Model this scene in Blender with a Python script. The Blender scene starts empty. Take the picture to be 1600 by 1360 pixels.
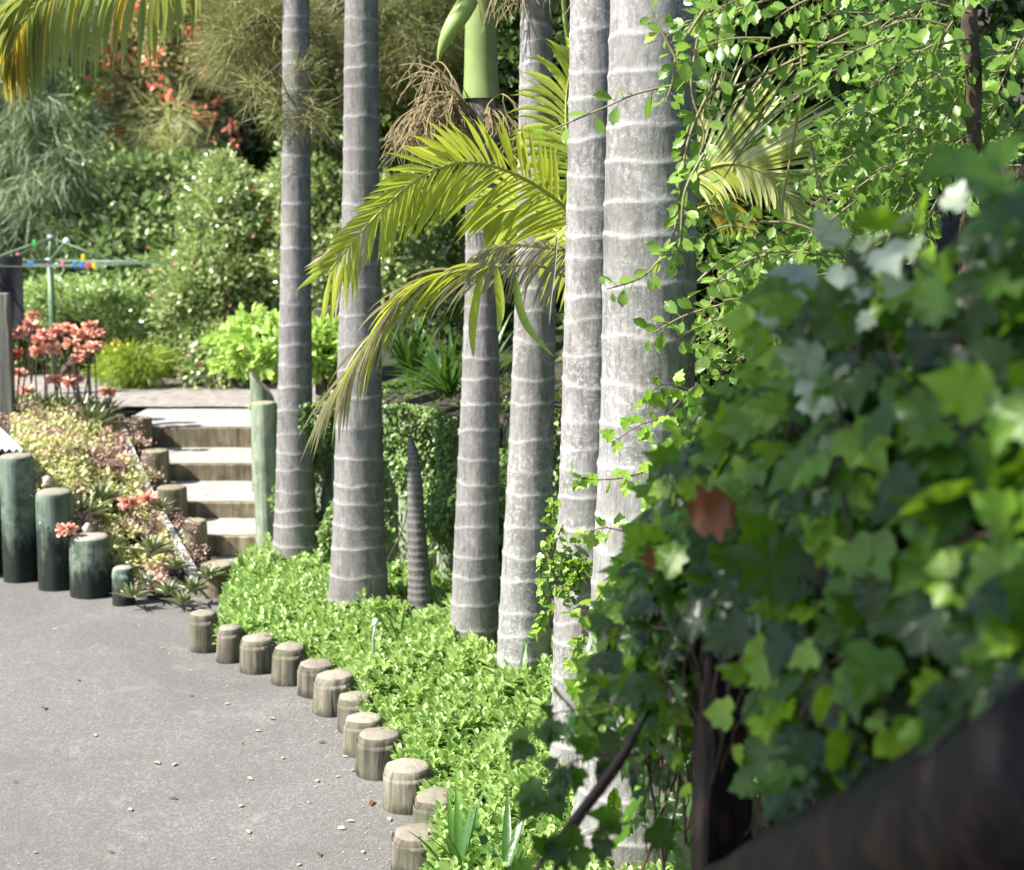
import bpy, math, random
import numpy as np
from mathutils import Vector, Matrix, noise

random.seed(7)
RNG = np.random.default_rng(7)
SC = bpy.context.scene
COL = SC.collection
R = math.radians

# ------------------------------------------------------------------ camera
CAM_Z = 2.6
PITCH = R(8.3)
FPX = 2400.0
cam_d = bpy.data.cameras.new("camera")
cam = bpy.data.objects.new("camera", cam_d)
COL.objects.link(cam)
cam.location = (0, 0, CAM_Z)
cam.rotation_euler = (math.pi / 2 - PITCH, 0, 0)
cam_d.sensor_fit = 'HORIZONTAL'
cam_d.sensor_width = 36
cam_d.lens = 54
cam_d.clip_start = 0.05
cam_d.clip_end = 2000
cam_d.dof.use_dof = True
cam_d.dof.focus_distance = 6.0
cam_d.dof.aperture_fstop = 3.0
SC.camera = cam

# ------------------------------------------------------------------ light
SUN_EL = R(47)
SUN_AZ = R(-110)          # clockwise from +Y: the sun stands to the left
world = bpy.data.worlds.new("World")
SC.world = world
world.use_nodes = True
wn = world.node_tree.nodes
sky = wn.new('ShaderNodeTexSky')
sky.sky_type = 'NISHITA'
sky.sun_disc = False
sky.sun_elevation = SUN_EL
sky.sun_rotation = SUN_AZ
sky.ozone_density = 1.0
bg = wn['Background']
world.node_tree.links.new(sky.outputs[0], bg.inputs[0])
bg.inputs[1].default_value = 0.105
sun_d = bpy.data.lights.new("sun", 'SUN')
sun_d.energy = 5.0
sun_d.angle = R(0.5)
sun_d.color = (1.0, 0.95, 0.87)
sun = bpy.data.objects.new("sun", sun_d)
COL.objects.link(sun)
TOSUN = Vector((math.sin(SUN_AZ) * math.cos(SUN_EL), math.cos(SUN_AZ) * math.cos(SUN_EL), math.sin(SUN_EL)))
sun.rotation_euler = TOSUN.to_track_quat('Z', 'Y').to_euler()
sun.location = (-8, 0, 14)
SC.view_settings.view_transform = 'Standard'
SC.view_settings.look = 'None'
SC.view_settings.exposure = 1.3
SC.view_settings.gamma = 1
SC.render.engine = 'CYCLES'
SC.cycles.use_denoising = True
try:
    SC.cycles.denoiser = 'OPENIMAGEDENOISE'
    SC.cycles.denoising_input_passes = 'RGB_ALBEDO_NORMAL'
except Exception:
    pass
SC.cycles.max_bounces = 7
SC.cycles.diffuse_bounces = 3
SC.cycles.glossy_bounces = 2
SC.cycles.transmission_bounces = 5
SC.cycles.transparent_max_bounces = 4
SC.cycles.sample_clamp_indirect = 6
SC.cycles.caustics_reflective = False
SC.cycles.caustics_refractive = False

# ------------------------------------------------------------------ geometry of the view (metres from measurements)
CP, SP = math.cos(PITCH), math.sin(PITCH)
def ray(px, py):
    a, b = (px - 800) / FPX, (py - 680) / FPX
    return Vector((a, CP - b * SP, -SP - b * CP))
def D(px, py, Y):
    d = ray(px, py)
    t = Y / d.y
    return Vector((d.x * t, Y, CAM_Z + d.z * t))
def G(px, py, z=0.0):
    d = ray(px, py)
    t = (z - CAM_Z) / d.z
    return Vector((d.x * t, d.y * t, z))
def S(px_len, Y):
    return px_len * Y * 1.02 / FPX

# ------------------------------------------------------------------ mesh builder
class MB:
    def __init__(s):
        s.V = []; s.L = []; s.N = []; s.M = []; s.n = 0; s.A = []
    def add(s, V, F, mi=0, attr=None):
        V = np.asarray(V, dtype=np.float32).reshape(-1, 3)
        for f in F:
            s.L.append(np.asarray(f, dtype=np.int64) + s.n)
            s.N.append(np.array([len(f)], dtype=np.int64)); s.M.append(np.array([mi], dtype=np.int64))
        s.V.append(V); s.n += len(V)
        s.A.append(np.zeros(len(V), dtype=np.float32) if attr is None else np.asarray(attr, dtype=np.float32))
    def grid(s, P, mi=0, attr=None, closed=False):
        """P: (rows, cols, 3)"""
        P = np.asarray(P, dtype=np.float32)
        r, c = P.shape[:2]
        cc = c if closed else c - 1
        i = np.arange(r - 1)[:, None]; j = np.arange(cc)[None, :]
        j2 = (j + 1) % c
        q = np.stack([i * c + j, i * c + j2, (i + 1) * c + j2, (i + 1) * c + j], -1).reshape(-1, 4)
        s.L.append((q + s.n).ravel()); k = len(q)
        s.N.append(np.full(k, 4)); s.M.append(np.full(k, mi))
        s.V.append(P.reshape(-1, 3)); s.n += r * c
        s.A.append(np.zeros(r * c, dtype=np.float32) if attr is None else np.asarray(attr, dtype=np.float32).ravel())
    def scatter(s, T, Mx, P, mi=0, attr=None):
        Vt, Ft = T
        Vt = np.asarray(Vt, dtype=np.float32)
        n = len(P); k = len(Vt)
        if n == 0: return
        W = np.einsum('nij,kj->nki', Mx, Vt) + np.asarray(P)[:, None, :]
        fl = np.concatenate([np.asarray(f) for f in Ft]); fn = np.array([len(f) for f in Ft])
        off = (np.arange(n) * k)[:, None] + s.n
        s.L.append((off + fl[None, :]).ravel()); s.N.append(np.tile(fn, n)); s.M.append(np.full(n * len(Ft), mi))
        s.V.append(W.reshape(-1, 3).astype(np.float32)); s.n += n * k
        s.A.append(np.zeros(n * k, dtype=np.float32) if attr is None else np.repeat(np.asarray(attr, dtype=np.float32), k))
    def tube(s, pts, rad, sides=7, mi=0, cap=True, jit=0.0):
        pts = np.array([tuple(p) for p in pts], dtype=float)
        n = len(pts)
        rad = np.full(n, rad, dtype=float) if np.isscalar(rad) else np.asarray(rad, dtype=float)
        T = np.gradient(pts, axis=0); T /= (np.linalg.norm(T, axis=1)[:, None] + 1e-9)
        ref = np.array([0.13, 0.97, 0.2]) if abs(T[0][1]) < .8 else np.array([.97, .1, .2])
        th = np.linspace(0, 2 * np.pi, sides, endpoint=False)
        P = np.zeros((n, sides, 3))
        for i in range(n):
            a = np.cross(T[i], ref); a /= np.linalg.norm(a) + 1e-9
            b = np.cross(T[i], a)
            rr = rad[i] * (1 + (RNG.normal(0, jit, sides) if jit else 0))
            P[i] = pts[i] + (np.cos(th) * rr)[:, None] * a + (np.sin(th) * rr)[:, None] * b
        base = s.n
        s.grid(P, mi, closed=True)
        if cap:
            for row, rev in ((0, False), (n - 1, True)):
                idx = [base + row * sides + j for j in range(sides)]
                if not rev: idx = idx[::-1]
                s.L.append(np.array(idx)); s.N.append(np.array([sides])); s.M.append(np.array([mi]))
    def box(s, c, size, rz=0.0, mi=0, bev=0.0, rot=None):
        hx, hy, hz = [v / 2 for v in size]
        b = min(bev, hx * .9, hy * .9, hz * .9)
        prof = []
        V = []; F = []
        if b <= 0:
            for z in (-hz, hz):
                V += [(-hx, -hy, z), (hx, -hy, z), (hx, hy, z), (-hx, hy, z)]
            F = [(3, 2, 1, 0), (4, 5, 6, 7), (0, 1, 5, 4), (1, 2, 6, 5), (2, 3, 7, 6), (3, 0, 4, 7)]
        else:
            for z, i in ((-hz, b), (-hz + b, 0), (hz - b, 0), (hz, b)):
                x, y = hx - i, hy - i
                V += [(-x + b, -y, z), (x - b, -y, z), (x, -y + b, z), (x, y - b, z), (x - b, y, z), (-x + b, y, z), (-x, y - b, z), (-x, -y + b, z)]
            for k in range(3):
                for j in range(8):
                    F.append((k * 8 + j, k * 8 + (j + 1) % 8, k * 8 + 8 + (j + 1) % 8, k * 8 + 8 + j))
            F.append(tuple(range(7, -1, -1))); F.append(tuple(range(24, 32)))
        Mr = rot if rot is not None else Matrix.Rotation(rz, 3, 'Z')
        V = [Mr @ Vector(v) + Vector(c) for v in V]
        s.add([tuple(v) for v in V], F, mi)
    def build(s, name, mats, parent=None, smooth=True, attr=None, loc=None):
        V = np.concatenate(s.V); L = np.concatenate(s.L); N = np.concatenate(s.N); M = np.concatenate(s.M)
        if loc is None and parent is not None: loc = None
        if loc is not None: V = V - np.array(tuple(loc), dtype=np.float32)
        me = bpy.data.meshes.new(name)
        me.vertices.add(len(V)); me.vertices.foreach_set('co', V.astype(np.float32).ravel())
        me.loops.add(len(L)); me.loops.foreach_set('vertex_index', L.astype(np.int32))
        me.polygons.add(len(N))
        st = np.zeros(len(N), dtype=np.int32); st[1:] = np.cumsum(N)[:-1]
        me.polygons.foreach_set('loop_start', st)
        me.polygons.foreach_set('material_index', M.astype(np.int32))
        me.polygons.foreach_set('use_smooth', np.full(len(N), bool(smooth)))
        if not isinstance(mats, (list, tuple)): mats = [mats]
        for m in mats: me.materials.append(m)
        if attr:
            a = me.attributes.new(attr, 'FLOAT', 'POINT'); a.data.foreach_set('value', np.concatenate(s.A))
        me.update(calc_edges=True); me.validate()
        o = bpy.data.objects.new(name, me)
        COL.objects.link(o)
        if loc is not None: o.location = loc
        if parent is not None:
            o.parent = parent
            if loc is None:
                o.matrix_parent_inverse = Matrix.Translation(-parent.location) if parent.location.length else Matrix()
                # all builders work in world space with unrotated parents
        return o

def tag(o, label=None, cat=None, group=None, kind=None):
    if label: o['label'] = label
    if cat: o['category'] = cat
    if group: o['group'] = group
    if kind: o['kind'] = kind
    return o
def thing(name, loc, label, cat, group=None):
    o = bpy.data.objects.new(name, None); COL.objects.link(o); o.location = loc
    o.empty_display_size = .1
    return tag(o, label, cat, group)

def norm(a):
    return a / (np.linalg.norm(a, axis=-1, keepdims=True) + 1e-9)
def frames(d, nh, length, width):
    """matrices with y along d, z near nh"""
    d = norm(np.asarray(d, float)); nh = np.asarray(nh, float)
    z = nh - (nh * d).sum(-1, keepdims=True) * d
    z = norm(z); x = np.cross(d, z)
    length = np.asarray(length, float).reshape(-1, 1); width = np.asarray(width, float).reshape(-1, 1)
    return np.stack([x * width, d * length, z * length], -1)
def smooth_line(pts, n):
    P = np.array([tuple(p) for p in pts], float); m = len(P)
    t = np.linspace(0, m - 1, n); out = []
    for v in t:
        i = min(int(v), m - 2); f = v - i
        p0 = P[max(i - 1, 0)]; p1 = P[i]; p2 = P[i + 1]; p3 = P[min(i + 2, m - 1)]
        out.append(.5 * ((2 * p1) + (-p0 + p2) * f + (2 * p0 - 5 * p1 + 4 * p2 - p3) * f * f + (-p0 + 3 * p1 - 3 * p2 + p3) * f ** 3))
    return np.array(out)

# leaf templates: unit length along +y
OVATE = ([(0, 0, 0), (-.26, .28, .04), (0, .28, -.03), (.26, .28, .04), (-.36, .58, .03), (0, .6, -.05), (.36, .58, .03), (-.2, .86, -.02), (0, .85, -.09), (.2, .86, -.02), (0, 1, -.14)],
         [(0, 2, 1), (0, 3, 2), (1, 2, 5, 4), (2, 3, 6, 5), (4, 5, 8, 7), (5, 6, 9, 8), (7, 8, 10), (8, 9, 10)])
TOOTH = ([(0, 0, 0), (-.2, .2, .03), (-.3, .36, .06), (-.27, .4, .05), (-.37, .56, .06), (-.3, .62, .05), (-.3, .78, .02), (-.17, .84, 0), (0, 1.02, -.12),
          (.17, .84, 0), (.3, .78, .02), (.3, .62, .05), (.37, .56, .06), (.27, .4, .05), (.3, .36, .06), (.2, .2, .03), (0, .3, -.02), (0, .6, -.04), (0, .83, -.07)],
         [(0, 16, 1), (1, 16, 2), (2, 16, 3), (3, 16, 17, 4), (4, 17, 5), (5, 17, 18, 6), (6, 18, 7), (7, 18, 8),
          (0, 15, 16), (15, 14, 16), (14, 13, 16), (13, 12, 17, 16), (12, 11, 17), (11, 10, 18, 17), (10, 9, 18), (9, 8, 18)])
SIMPLE = ([(0, 0, 0), (-.3, .5, .05), (0, .5, -.04), (.3, .5, .05), (0, 1, -.06)], [(0, 2, 1), (0, 3, 2), (1, 2, 4), (2, 3, 4)])
QUADL = ([(0, 0, 0), (-.3, .5, .06), (0, 1, 0), (.3, .5, .06)], [(0, 2, 1), (0, 3, 2)])
IVYP = [(0, 0, .0), (-.2, -.12, .03), (-.4, -.02, .01), (-.56, .18, -.07), (-.4, .34, .04), (-.44, .48, .0), (-.42, .62, -.05), (-.27, .64, .04), (-.15, .82, -.02), (0, 1.08, -.16),
        (.15, .82, -.02), (.27, .64, .04), (.42, .62, -.05), (.44, .48, 0), (.4, .34, .04), (.56, .18, -.07), (.4, -.02, .01), (.2, -.12, .03), (0, .36, -.07)]
IVY = (IVYP, [(i, 18, (i + 1) % 18)[::-1] if False else (18, (i + 1) % 18, i) for i in range(18)])
NEEDLE = ([(-.03, 0, 0), (.03, 0, 0), (.02, .6, .0), (-.02, .6, 0), (0, 1, -.06)], [(0, 1, 2, 3), (3, 2, 4)])

# ------------------------------------------------------------------ materials
def new_mat(name):
    m = bpy.data.materials.new(name); m.use_nodes = True
    nt = m.node_tree; nt.nodes.clear()
    out = nt.nodes.new('ShaderNodeOutputMaterial')
    return m, nt, out
def N(nt, t, **kw):
    n = nt.nodes.new(t)
    for k, v in kw.items():
        if k.startswith('i_'):
            key = k[2:].replace('_', ' ')
            n.inputs[key].default_value = v
        else: setattr(n, k, v)
    return n
def ramp(nt, fac, stops, interp='LINEAR'):
    r = nt.nodes.new('ShaderNodeValToRGB'); r.color_ramp.interpolation = interp
    e = r.color_ramp.elements
    while len(e) < len(stops): e.new(.5)
    for el, (p, c) in zip(e, stops):
        el.position = p; el.color = (c[0], c[1], c[2], 1)
    if fac is not None: nt.links.new(fac, r.inputs[0])
    return r.outputs[0]
def mixc(nt, fac, a, b, mode='MIX'):
    m = nt.nodes.new('ShaderNodeMix'); m.data_type = 'RGBA'; m.blend_type = mode
    for i, v in ((0, fac), (6, a), (7, b)):
        if isinstance(v, (int, float)): m.inputs[i].default_value = v
        elif isinstance(v, tuple): m.inputs[i].default_value = (v[0], v[1], v[2], 1)
        else: nt.links.new(v, m.inputs[i])
    return m.outputs[2]
def noise_tex(nt, scale, detail=4, rough=.6, vec=None, sc=None, coord='Object', dist=0):
    if vec is None:
        tc = nt.nodes.new('ShaderNodeTexCoord'); vec = tc.outputs[coord]
    if sc:
        mp = nt.nodes.new('ShaderNodeMapping'); mp.inputs['Scale'].default_value = sc
        nt.links.new(vec, mp.inputs[0]); vec = mp.outputs[0]
    n = nt.nodes.new('ShaderNodeTexNoise'); n.inputs['Scale'].default_value = scale
    n.inputs['Detail'].default_value = detail; n.inputs['Roughness'].default_value = rough
    n.inputs['Distortion'].default_value = dist
    nt.links.new(vec, n.inputs['Vector'])
    return n.outputs['Fac']
def math_n(nt, op, a, b=None, clamp=False):
    m = nt.nodes.new('ShaderNodeMath'); m.operation = op; m.use_clamp = clamp
    for i, v in enumerate((a, b)):
        if v is None: continue
        if isinstance(v, (int, float)): m.inputs[i].default_value = v
        else: nt.links.new(v, m.inputs[i])
    return m.outputs[0]
def bump(nt, h, strength, dist=.01):
    b = nt.nodes.new('ShaderNodeBump'); b.inputs['Strength'].default_value = strength
    b.inputs['Distance'].default_value = dist; nt.links.new(h, b.inputs['Height'])
    return b.outputs[0]

def leaf_mat(name, cols, trans=(.35, .6, .08), tfac=.35, rough=.42, spec=.5, clump=1.2, brown=None):
    m, nt, out = new_mat(name)
    g = nt.nodes.new('ShaderNodeNewGeometry')
    ri = g.outputs['Random Per Island']
    cn = noise_tex(nt, clump, 3, .6)
    f = math_n(nt, 'ADD', math_n(nt, 'MULTIPLY', ri, .55), math_n(nt, 'MULTIPLY', cn, .55))
    k = len(cols)
    stops = [(.15 + .75 * i / (k - 1), c) for i, c in enumerate(cols)]
    col = ramp(nt, f, stops)
    if brown:
        isb = math_n(nt, 'GREATER_THAN', math_n(nt, 'FRACT', math_n(nt, 'MULTIPLY', ri, 37.3)), 1 - brown[0])
        col = mixc(nt, isb, col, brown[1])
    p = N(nt, 'ShaderNodeBsdfPrincipled', i_Roughness=rough)
    p.inputs['Specular IOR Level'].default_value = spec
    nt.links.new(col, p.inputs['Base Color'])
    fn = noise_tex(nt, 35, 2, .5)
    nt.links.new(bump(nt, fn, .25, .01), p.inputs['Normal'])
    t = nt.nodes.new('ShaderNodeBsdfTranslucent')
    tc = mixc(nt, .55, col, trans)
    nt.links.new(tc, t.inputs[0])
    mx = nt.nodes.new('ShaderNodeMixShader'); mx.inputs[0].default_value = tfac
    nt.links.new(p.outputs[0], mx.inputs[1]); nt.links.new(t.outputs[0], mx.inputs[2])
    nt.links.new(mx.outputs[0], out.inputs[0])
    return m

def flat_mat(name, col, rough=.6, var=.15, scale=30, metallic=0.0, bumps=.1):
    m, nt, out = new_mat(name)
    n = noise_tex(nt, scale, 4, .6)
    a = tuple(c * (1 - var) for c in col); b = tuple(min(1, c * (1 + var)) for c in col)
    c = ramp(nt, n, [(.3, a), (.7, b)])
    p = N(nt, 'ShaderNodeBsdfPrincipled', i_Roughness=rough, i_Metallic=metallic)
    nt.links.new(c, p.inputs['Base Color'])
    if bumps: nt.links.new(bump(nt, n, bumps, .01), p.inputs['Normal'])
    nt.links.new(p.outputs[0], out.inputs[0])
    return m

def bark_palm_mat(name, a, b, lich, lichen=.4):
    m, nt, out = new_mat(name)
    at = nt.nodes.new('ShaderNodeAttribute'); at.attribute_name = 'ring'
    n1 = noise_tex(nt, 11, 7, .78, sc=(1, 1, .5), dist=.5)
    n2 = noise_tex(nt, 60, 3, .6, sc=(1, 1, .12))
    n3 = noise_tex(nt, 4, 3, .6)
    n4 = noise_tex(nt, 46, 6, .8)
    base = ramp(nt, n1, [(.3, a), (.52, tuple((x + y) / 2 for x, y in zip(a, b))), (.68, b)])
    base = mixc(nt, math_n(nt, 'MULTIPLY', ramp(nt, n2, [(.5, (0, 0, 0)), (.72, (1, 1, 1))]), .5), base, tuple(x * .5 for x in a))
    spk = ramp(nt, n4, [(.5, (0, 0, 0)), (.6, (1, 1, 1))])
    big = ramp(nt, n3, [(.38, (.12, .12, .12)), (.62, (1, 1, 1))])
    base = mixc(nt, math_n(nt, 'MULTIPLY', math_n(nt, 'MULTIPLY', spk, big), lichen), base, lich)
    dark = ramp(nt, noise_tex(nt, 26, 5, .75, dist=.8), [(.6, (0, 0, 0)), (.72, (1, 1, 1))])
    base = mixc(nt, math_n(nt, 'MULTIPLY', dark, .55), base, (.09, .09, .075))
    stn = ramp(nt, noise_tex(nt, 5, 5, .65, sc=(1, 1, .22), dist=.6), [(.52, (0, 0, 0)), (.68, (1, 1, 1))])
    base = mixc(nt, math_n(nt, 'MULTIPLY', stn, .45), base, tuple(x * .75 for x in a))
    gr = ramp(nt, noise_tex(nt, 3.2, 4, .6), [(.55, (0, 0, 0)), (.7, (1, 1, 1))])
    base = mixc(nt, math_n(nt, 'MULTIPLY', gr, .18), base, (.2, .24, .17))
    ringc = mixc(nt, n4, tuple(x * .9 for x in b), lich)
    base = mixc(nt, math_n(nt, 'MULTIPLY', at.outputs['Fac'], math_n(nt, 'ADD', math_n(nt, 'MULTIPLY', n1, .8), .55), True), base, ringc)
    p = N(nt, 'ShaderNodeBsdfPrincipled', i_Roughness=.85)
    p.inputs['Specular IOR Level'].default_value = .2
    nt.links.new(base, p.inputs['Base Color'])
    h = math_n(nt, 'ADD', math_n(nt, 'MULTIPLY', n2, .8), n4)
    nt.links.new(bump(nt, h, .5, .008), p.inputs['Normal'])
    nt.links.new(p.outputs[0], out.inputs[0])
    return m

def wood_mat(name, a, b, stain=(.02, .02, .018), stain_z=None, grain=22, rough=.85, moss=None, top=None):
    """weathered timber; stain_z = (height, width) of the mouldy foot of the post in object space"""
    m, nt, out = new_mat(name)
    tc = nt.nodes.new('ShaderNodeTexCoord'); oi = nt.nodes.new('ShaderNodeObjectInfo')
    add = nt.nodes.new('ShaderNodeVectorMath'); add.operation = 'ADD'
    sc = nt.nodes.new('ShaderNodeVectorMath'); sc.operation = 'SCALE'; sc.inputs[0].default_value = (7.3, 3.1, 5.7)
    nt.links.new(oi.outputs['Random'], sc.inputs['Scale'])
    nt.links.new(tc.outputs['Object'], add.inputs[0]); nt.links.new(sc.outputs[0], add.inputs[1])
    v = add.outputs[0]
    g = noise_tex(nt, grain, 5, .65, vec=v, sc=(1, 1, .08), dist=.3)
    n = noise_tex(nt, 6, 5, .7, vec=v)
    c = ramp(nt, g, [(.3, tuple(x * .55 for x in a)), (.45, a), (.68, b)])
    c = mixc(nt, math_n(nt, 'MULTIPLY', ramp(nt, n, [(.45, (0, 0, 0)), (.7, (1, 1, 1))]), .5), c, tuple(x * .45 for x in a))
    if moss:
        c = mixc(nt, math_n(nt, 'MULTIPLY', ramp(nt, noise_tex(nt, 9, 5, .7, vec=v), [(.48, (0, 0, 0)), (.62, (1, 1, 1))]), .6), c, moss)
    if stain_z:
        sx = nt.nodes.new('ShaderNodeSeparateXYZ'); nt.links.new(tc.outputs['Object'], sx.inputs[0])
        n5 = noise_tex(nt, 14, 5, .7, vec=v, sc=(1, 1, .25))
        zz = math_n(nt, 'ADD', sx.outputs[2], math_n(nt, 'MULTIPLY', math_n(nt, 'SUBTRACT', n5, .5), -stain_z[1] * 3))
        f = math_n(nt, 'DIVIDE', math_n(nt, 'SUBTRACT', stain_z[0], zz), stain_z[1] * .6, True)
        c = mixc(nt, math_n(nt, 'MULTIPLY', f, .93), c, stain)
    ck = ramp(nt, noise_tex(nt, grain * 1.6, 3, .5, vec=v, sc=(1, 1, .05), dist=.6), [(.30, (1, 1, 1)), (.36, (0, 0, 0))])
    c = mixc(nt, math_n(nt, 'MULTIPLY', ck, .75), c, tuple(x * .2 for x in a))
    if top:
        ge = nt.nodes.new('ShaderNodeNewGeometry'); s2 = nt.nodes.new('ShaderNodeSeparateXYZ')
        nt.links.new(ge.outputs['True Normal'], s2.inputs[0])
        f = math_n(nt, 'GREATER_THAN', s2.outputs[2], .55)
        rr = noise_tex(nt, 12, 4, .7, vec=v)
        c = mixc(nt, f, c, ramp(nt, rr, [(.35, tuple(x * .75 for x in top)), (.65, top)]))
    hs = nt.nodes.new('ShaderNodeHueSaturation'); nt.links.new(c, hs.inputs['Color'])
    nt.links.new(math_n(nt, 'ADD', math_n(nt, 'MULTIPLY', oi.outputs['Random'], .45), .8), hs.inputs['Value']); c = hs.outputs[0]
    p = N(nt, 'ShaderNodeBsdfPrincipled', i_Roughness=rough)
    p.inputs['Specular IOR Level'].default_value = .25
    nt.links.new(c, p.inputs['Base Color'])
    nt.links.new(bump(nt, g, .8, .012), p.inputs['Normal'])
    nt.links.new(p.outputs[0], out.inputs[0])
    return m

def asphalt_mat():
    m, nt, out = new_mat('asphalt')
    fine = noise_tex(nt, 190, 3, .8)
    mid = noise_tex(nt, 30, 5, .75)
    big = noise_tex(nt, .8, 7, .68, dist=1.2)
    vor = nt.nodes.new('ShaderNodeTexVoronoi'); vor.inputs['Scale'].default_value = 95
    tc = nt.nodes.new('ShaderNodeTexCoord'); nt.links.new(tc.outputs['Object'], vor.inputs['Vector'])
    c = ramp(nt, fine, [(.3, (.105, .1, .096)), (.5, (.165, .16, .153)), (.72, (.27, .262, .25))])
    stone = ramp(nt, vor.outputs['Color'], [(.3, (.115, .112, .107)), (.6, (.17, .166, .16)), (.95, (.33, .32, .305))])
    c = mixc(nt, .5, c, stone)
    c = mixc(nt, math_n(nt, 'MULTIPLY', ramp(nt, big, [(.35, (1, 1, 1)), (.65, (0, 0, 0))]), .6), c, (.105, .098, .09))
    st = noise_tex(nt, 2.2, 6, .7, dist=2.0)
    c = mixc(nt, math_n(nt, 'MULTIPLY', ramp(nt, st, [(.58, (0, 0, 0)), (.66, (1, 1, 1))]), .22), c, (.34, .32, .29))
    c = mixc(nt, math_n(nt, 'MULTIPLY', ramp(nt, mid, [(.55, (0, 0, 0)), (.75, (1, 1, 1))]), .25), c, (.3, .28, .265))
    p = N(nt, 'ShaderNodeBsdfPrincipled', i_Roughness=.8)
    p.inputs['Specular IOR Level'].default_value = .3
    nt.links.new(c, p.inputs['Base Color'])
    h = math_n(nt, 'ADD', fine, vor.outputs['Distance'])
    nt.links.new(bump(nt, h, .3, .006), p.inputs['Normal'])
    nt.links.new(p.outputs[0], out.inputs[0])
    return m

M = {}
M['asphalt'] = asphalt_mat()
M['soil'] = flat_mat('soil', (.035, .028, .02), .95, .5, 14, bumps=.8)
M['hill'] = flat_mat('hill_ground', (.022, .03, .014), .95, .6, 2.0, bumps=.8)
M['concrete'] = flat_mat('pale_concrete', (.35, .335, .30), .85, .22, 9, bumps=.3)
M['terrace'] = flat_mat('terrace_dirt', (.25, .225, .2), .95, .4, 8, bumps=.5)
M['trunk_a'] = bark_palm_mat('palm_bark_grey', (.12, .112, .108), (.29, .278, .272), (.56, .56, .55), .25)
M['trunk_b'] = bark_palm_mat('palm_bark_pale', (.13, .122, .115), (.36, .35, .34), (.68, .69, .67), .42)
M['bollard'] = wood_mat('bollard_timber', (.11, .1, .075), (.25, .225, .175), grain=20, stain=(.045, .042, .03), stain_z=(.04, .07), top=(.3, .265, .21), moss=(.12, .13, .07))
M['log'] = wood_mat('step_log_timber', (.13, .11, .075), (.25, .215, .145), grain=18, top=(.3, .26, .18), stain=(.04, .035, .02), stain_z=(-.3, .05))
M['riser'] = wood_mat('riser_timber', (.15, .125, .08), (.3, .255, .175), grain=10, moss=(.07, .055, .035))
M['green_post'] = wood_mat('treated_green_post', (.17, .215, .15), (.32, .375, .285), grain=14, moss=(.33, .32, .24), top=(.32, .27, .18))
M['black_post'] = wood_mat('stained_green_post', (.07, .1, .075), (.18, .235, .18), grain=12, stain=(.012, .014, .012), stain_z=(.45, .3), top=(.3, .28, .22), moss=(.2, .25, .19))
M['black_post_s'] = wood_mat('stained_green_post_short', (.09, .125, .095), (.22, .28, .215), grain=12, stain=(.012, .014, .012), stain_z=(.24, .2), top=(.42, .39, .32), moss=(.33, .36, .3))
M['dark_timber'] = wood_mat('near_black_timber', (.006, .005, .005), (.018, .015, .014), grain=16, rough=.6, moss=(.05, .022, .018))  # near-black timber with reddish patches
M['fence'] = wood_mat('grey_fence_post', (.1, .1, .085), (.2, .2, .175), grain=14)
M['bark'] = flat_mat('bark', (.09, .065, .045), .9, .5, 12, bumps=.8)
M['bark_red'] = flat_mat('bark_red', (.17, .09, .05), .8, .4, 20, bumps=.5)
M['stem'] = flat_mat('vine_stem', (.06, .035, .025), .7, .4, 30)
M['twig'] = flat_mat('twig', (.22, .2, .09), .6, .3, 20)
M['dead_twig'] = flat_mat('dead_twig', (.24, .2, .16), .8, .3, 20)
M['crownshaft'] = flat_mat('crownshaft_green', (.2, .27, .085), .5, .38, 3, bumps=.2)
M['spathe'] = flat_mat('spathe_green', (.27, .37, .1), .4, .25, 6, bumps=.05)
M['fruit_stalk'] = flat_mat('fruit_stalk', (.25, .2, .1), .8, .3, 20)
M['white_board'] = flat_mat('white_edge_board', (.66, .64, .62), .6, .12, 12)
M['tin'] = flat_mat('corrugated_tin', (.5, .53, .58), .4, .1, 10, metallic=.25)
M['line_green'] = flat_mat('line_pole_green', (.11, .19, .09), .45, .1, 10)
M['wire'] = flat_mat('line_wire', (.24, .3, .22), .5, .1, 10)
M['white_plastic'] = flat_mat('white_plastic', (.8, .8, .78), .4, .03, 10)
M['black_cloth'] = flat_mat('black_cloth', (.012, .013, .016), .9, .4, 12, bumps=.3)
M['grey_plastic'] = flat_mat('grey_plastic', (.32, .36, .35), .4, .1, 20)
M['stone'] = flat_mat('pale_stone', (.36, .35, .33), .8, .2, 12, bumps=.4)
for nm, c in (('red', (.75, .06, .08)), ('blue', (.05, .22, .7)), ('yellow', (.8, .6, .03)), ('pink', (.8, .2, .35)), ('green', (.06, .5, .12))):
    M['peg_' + nm] = flat_mat('peg_' + nm, c, .4, .02, 10, bumps=0)

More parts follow.
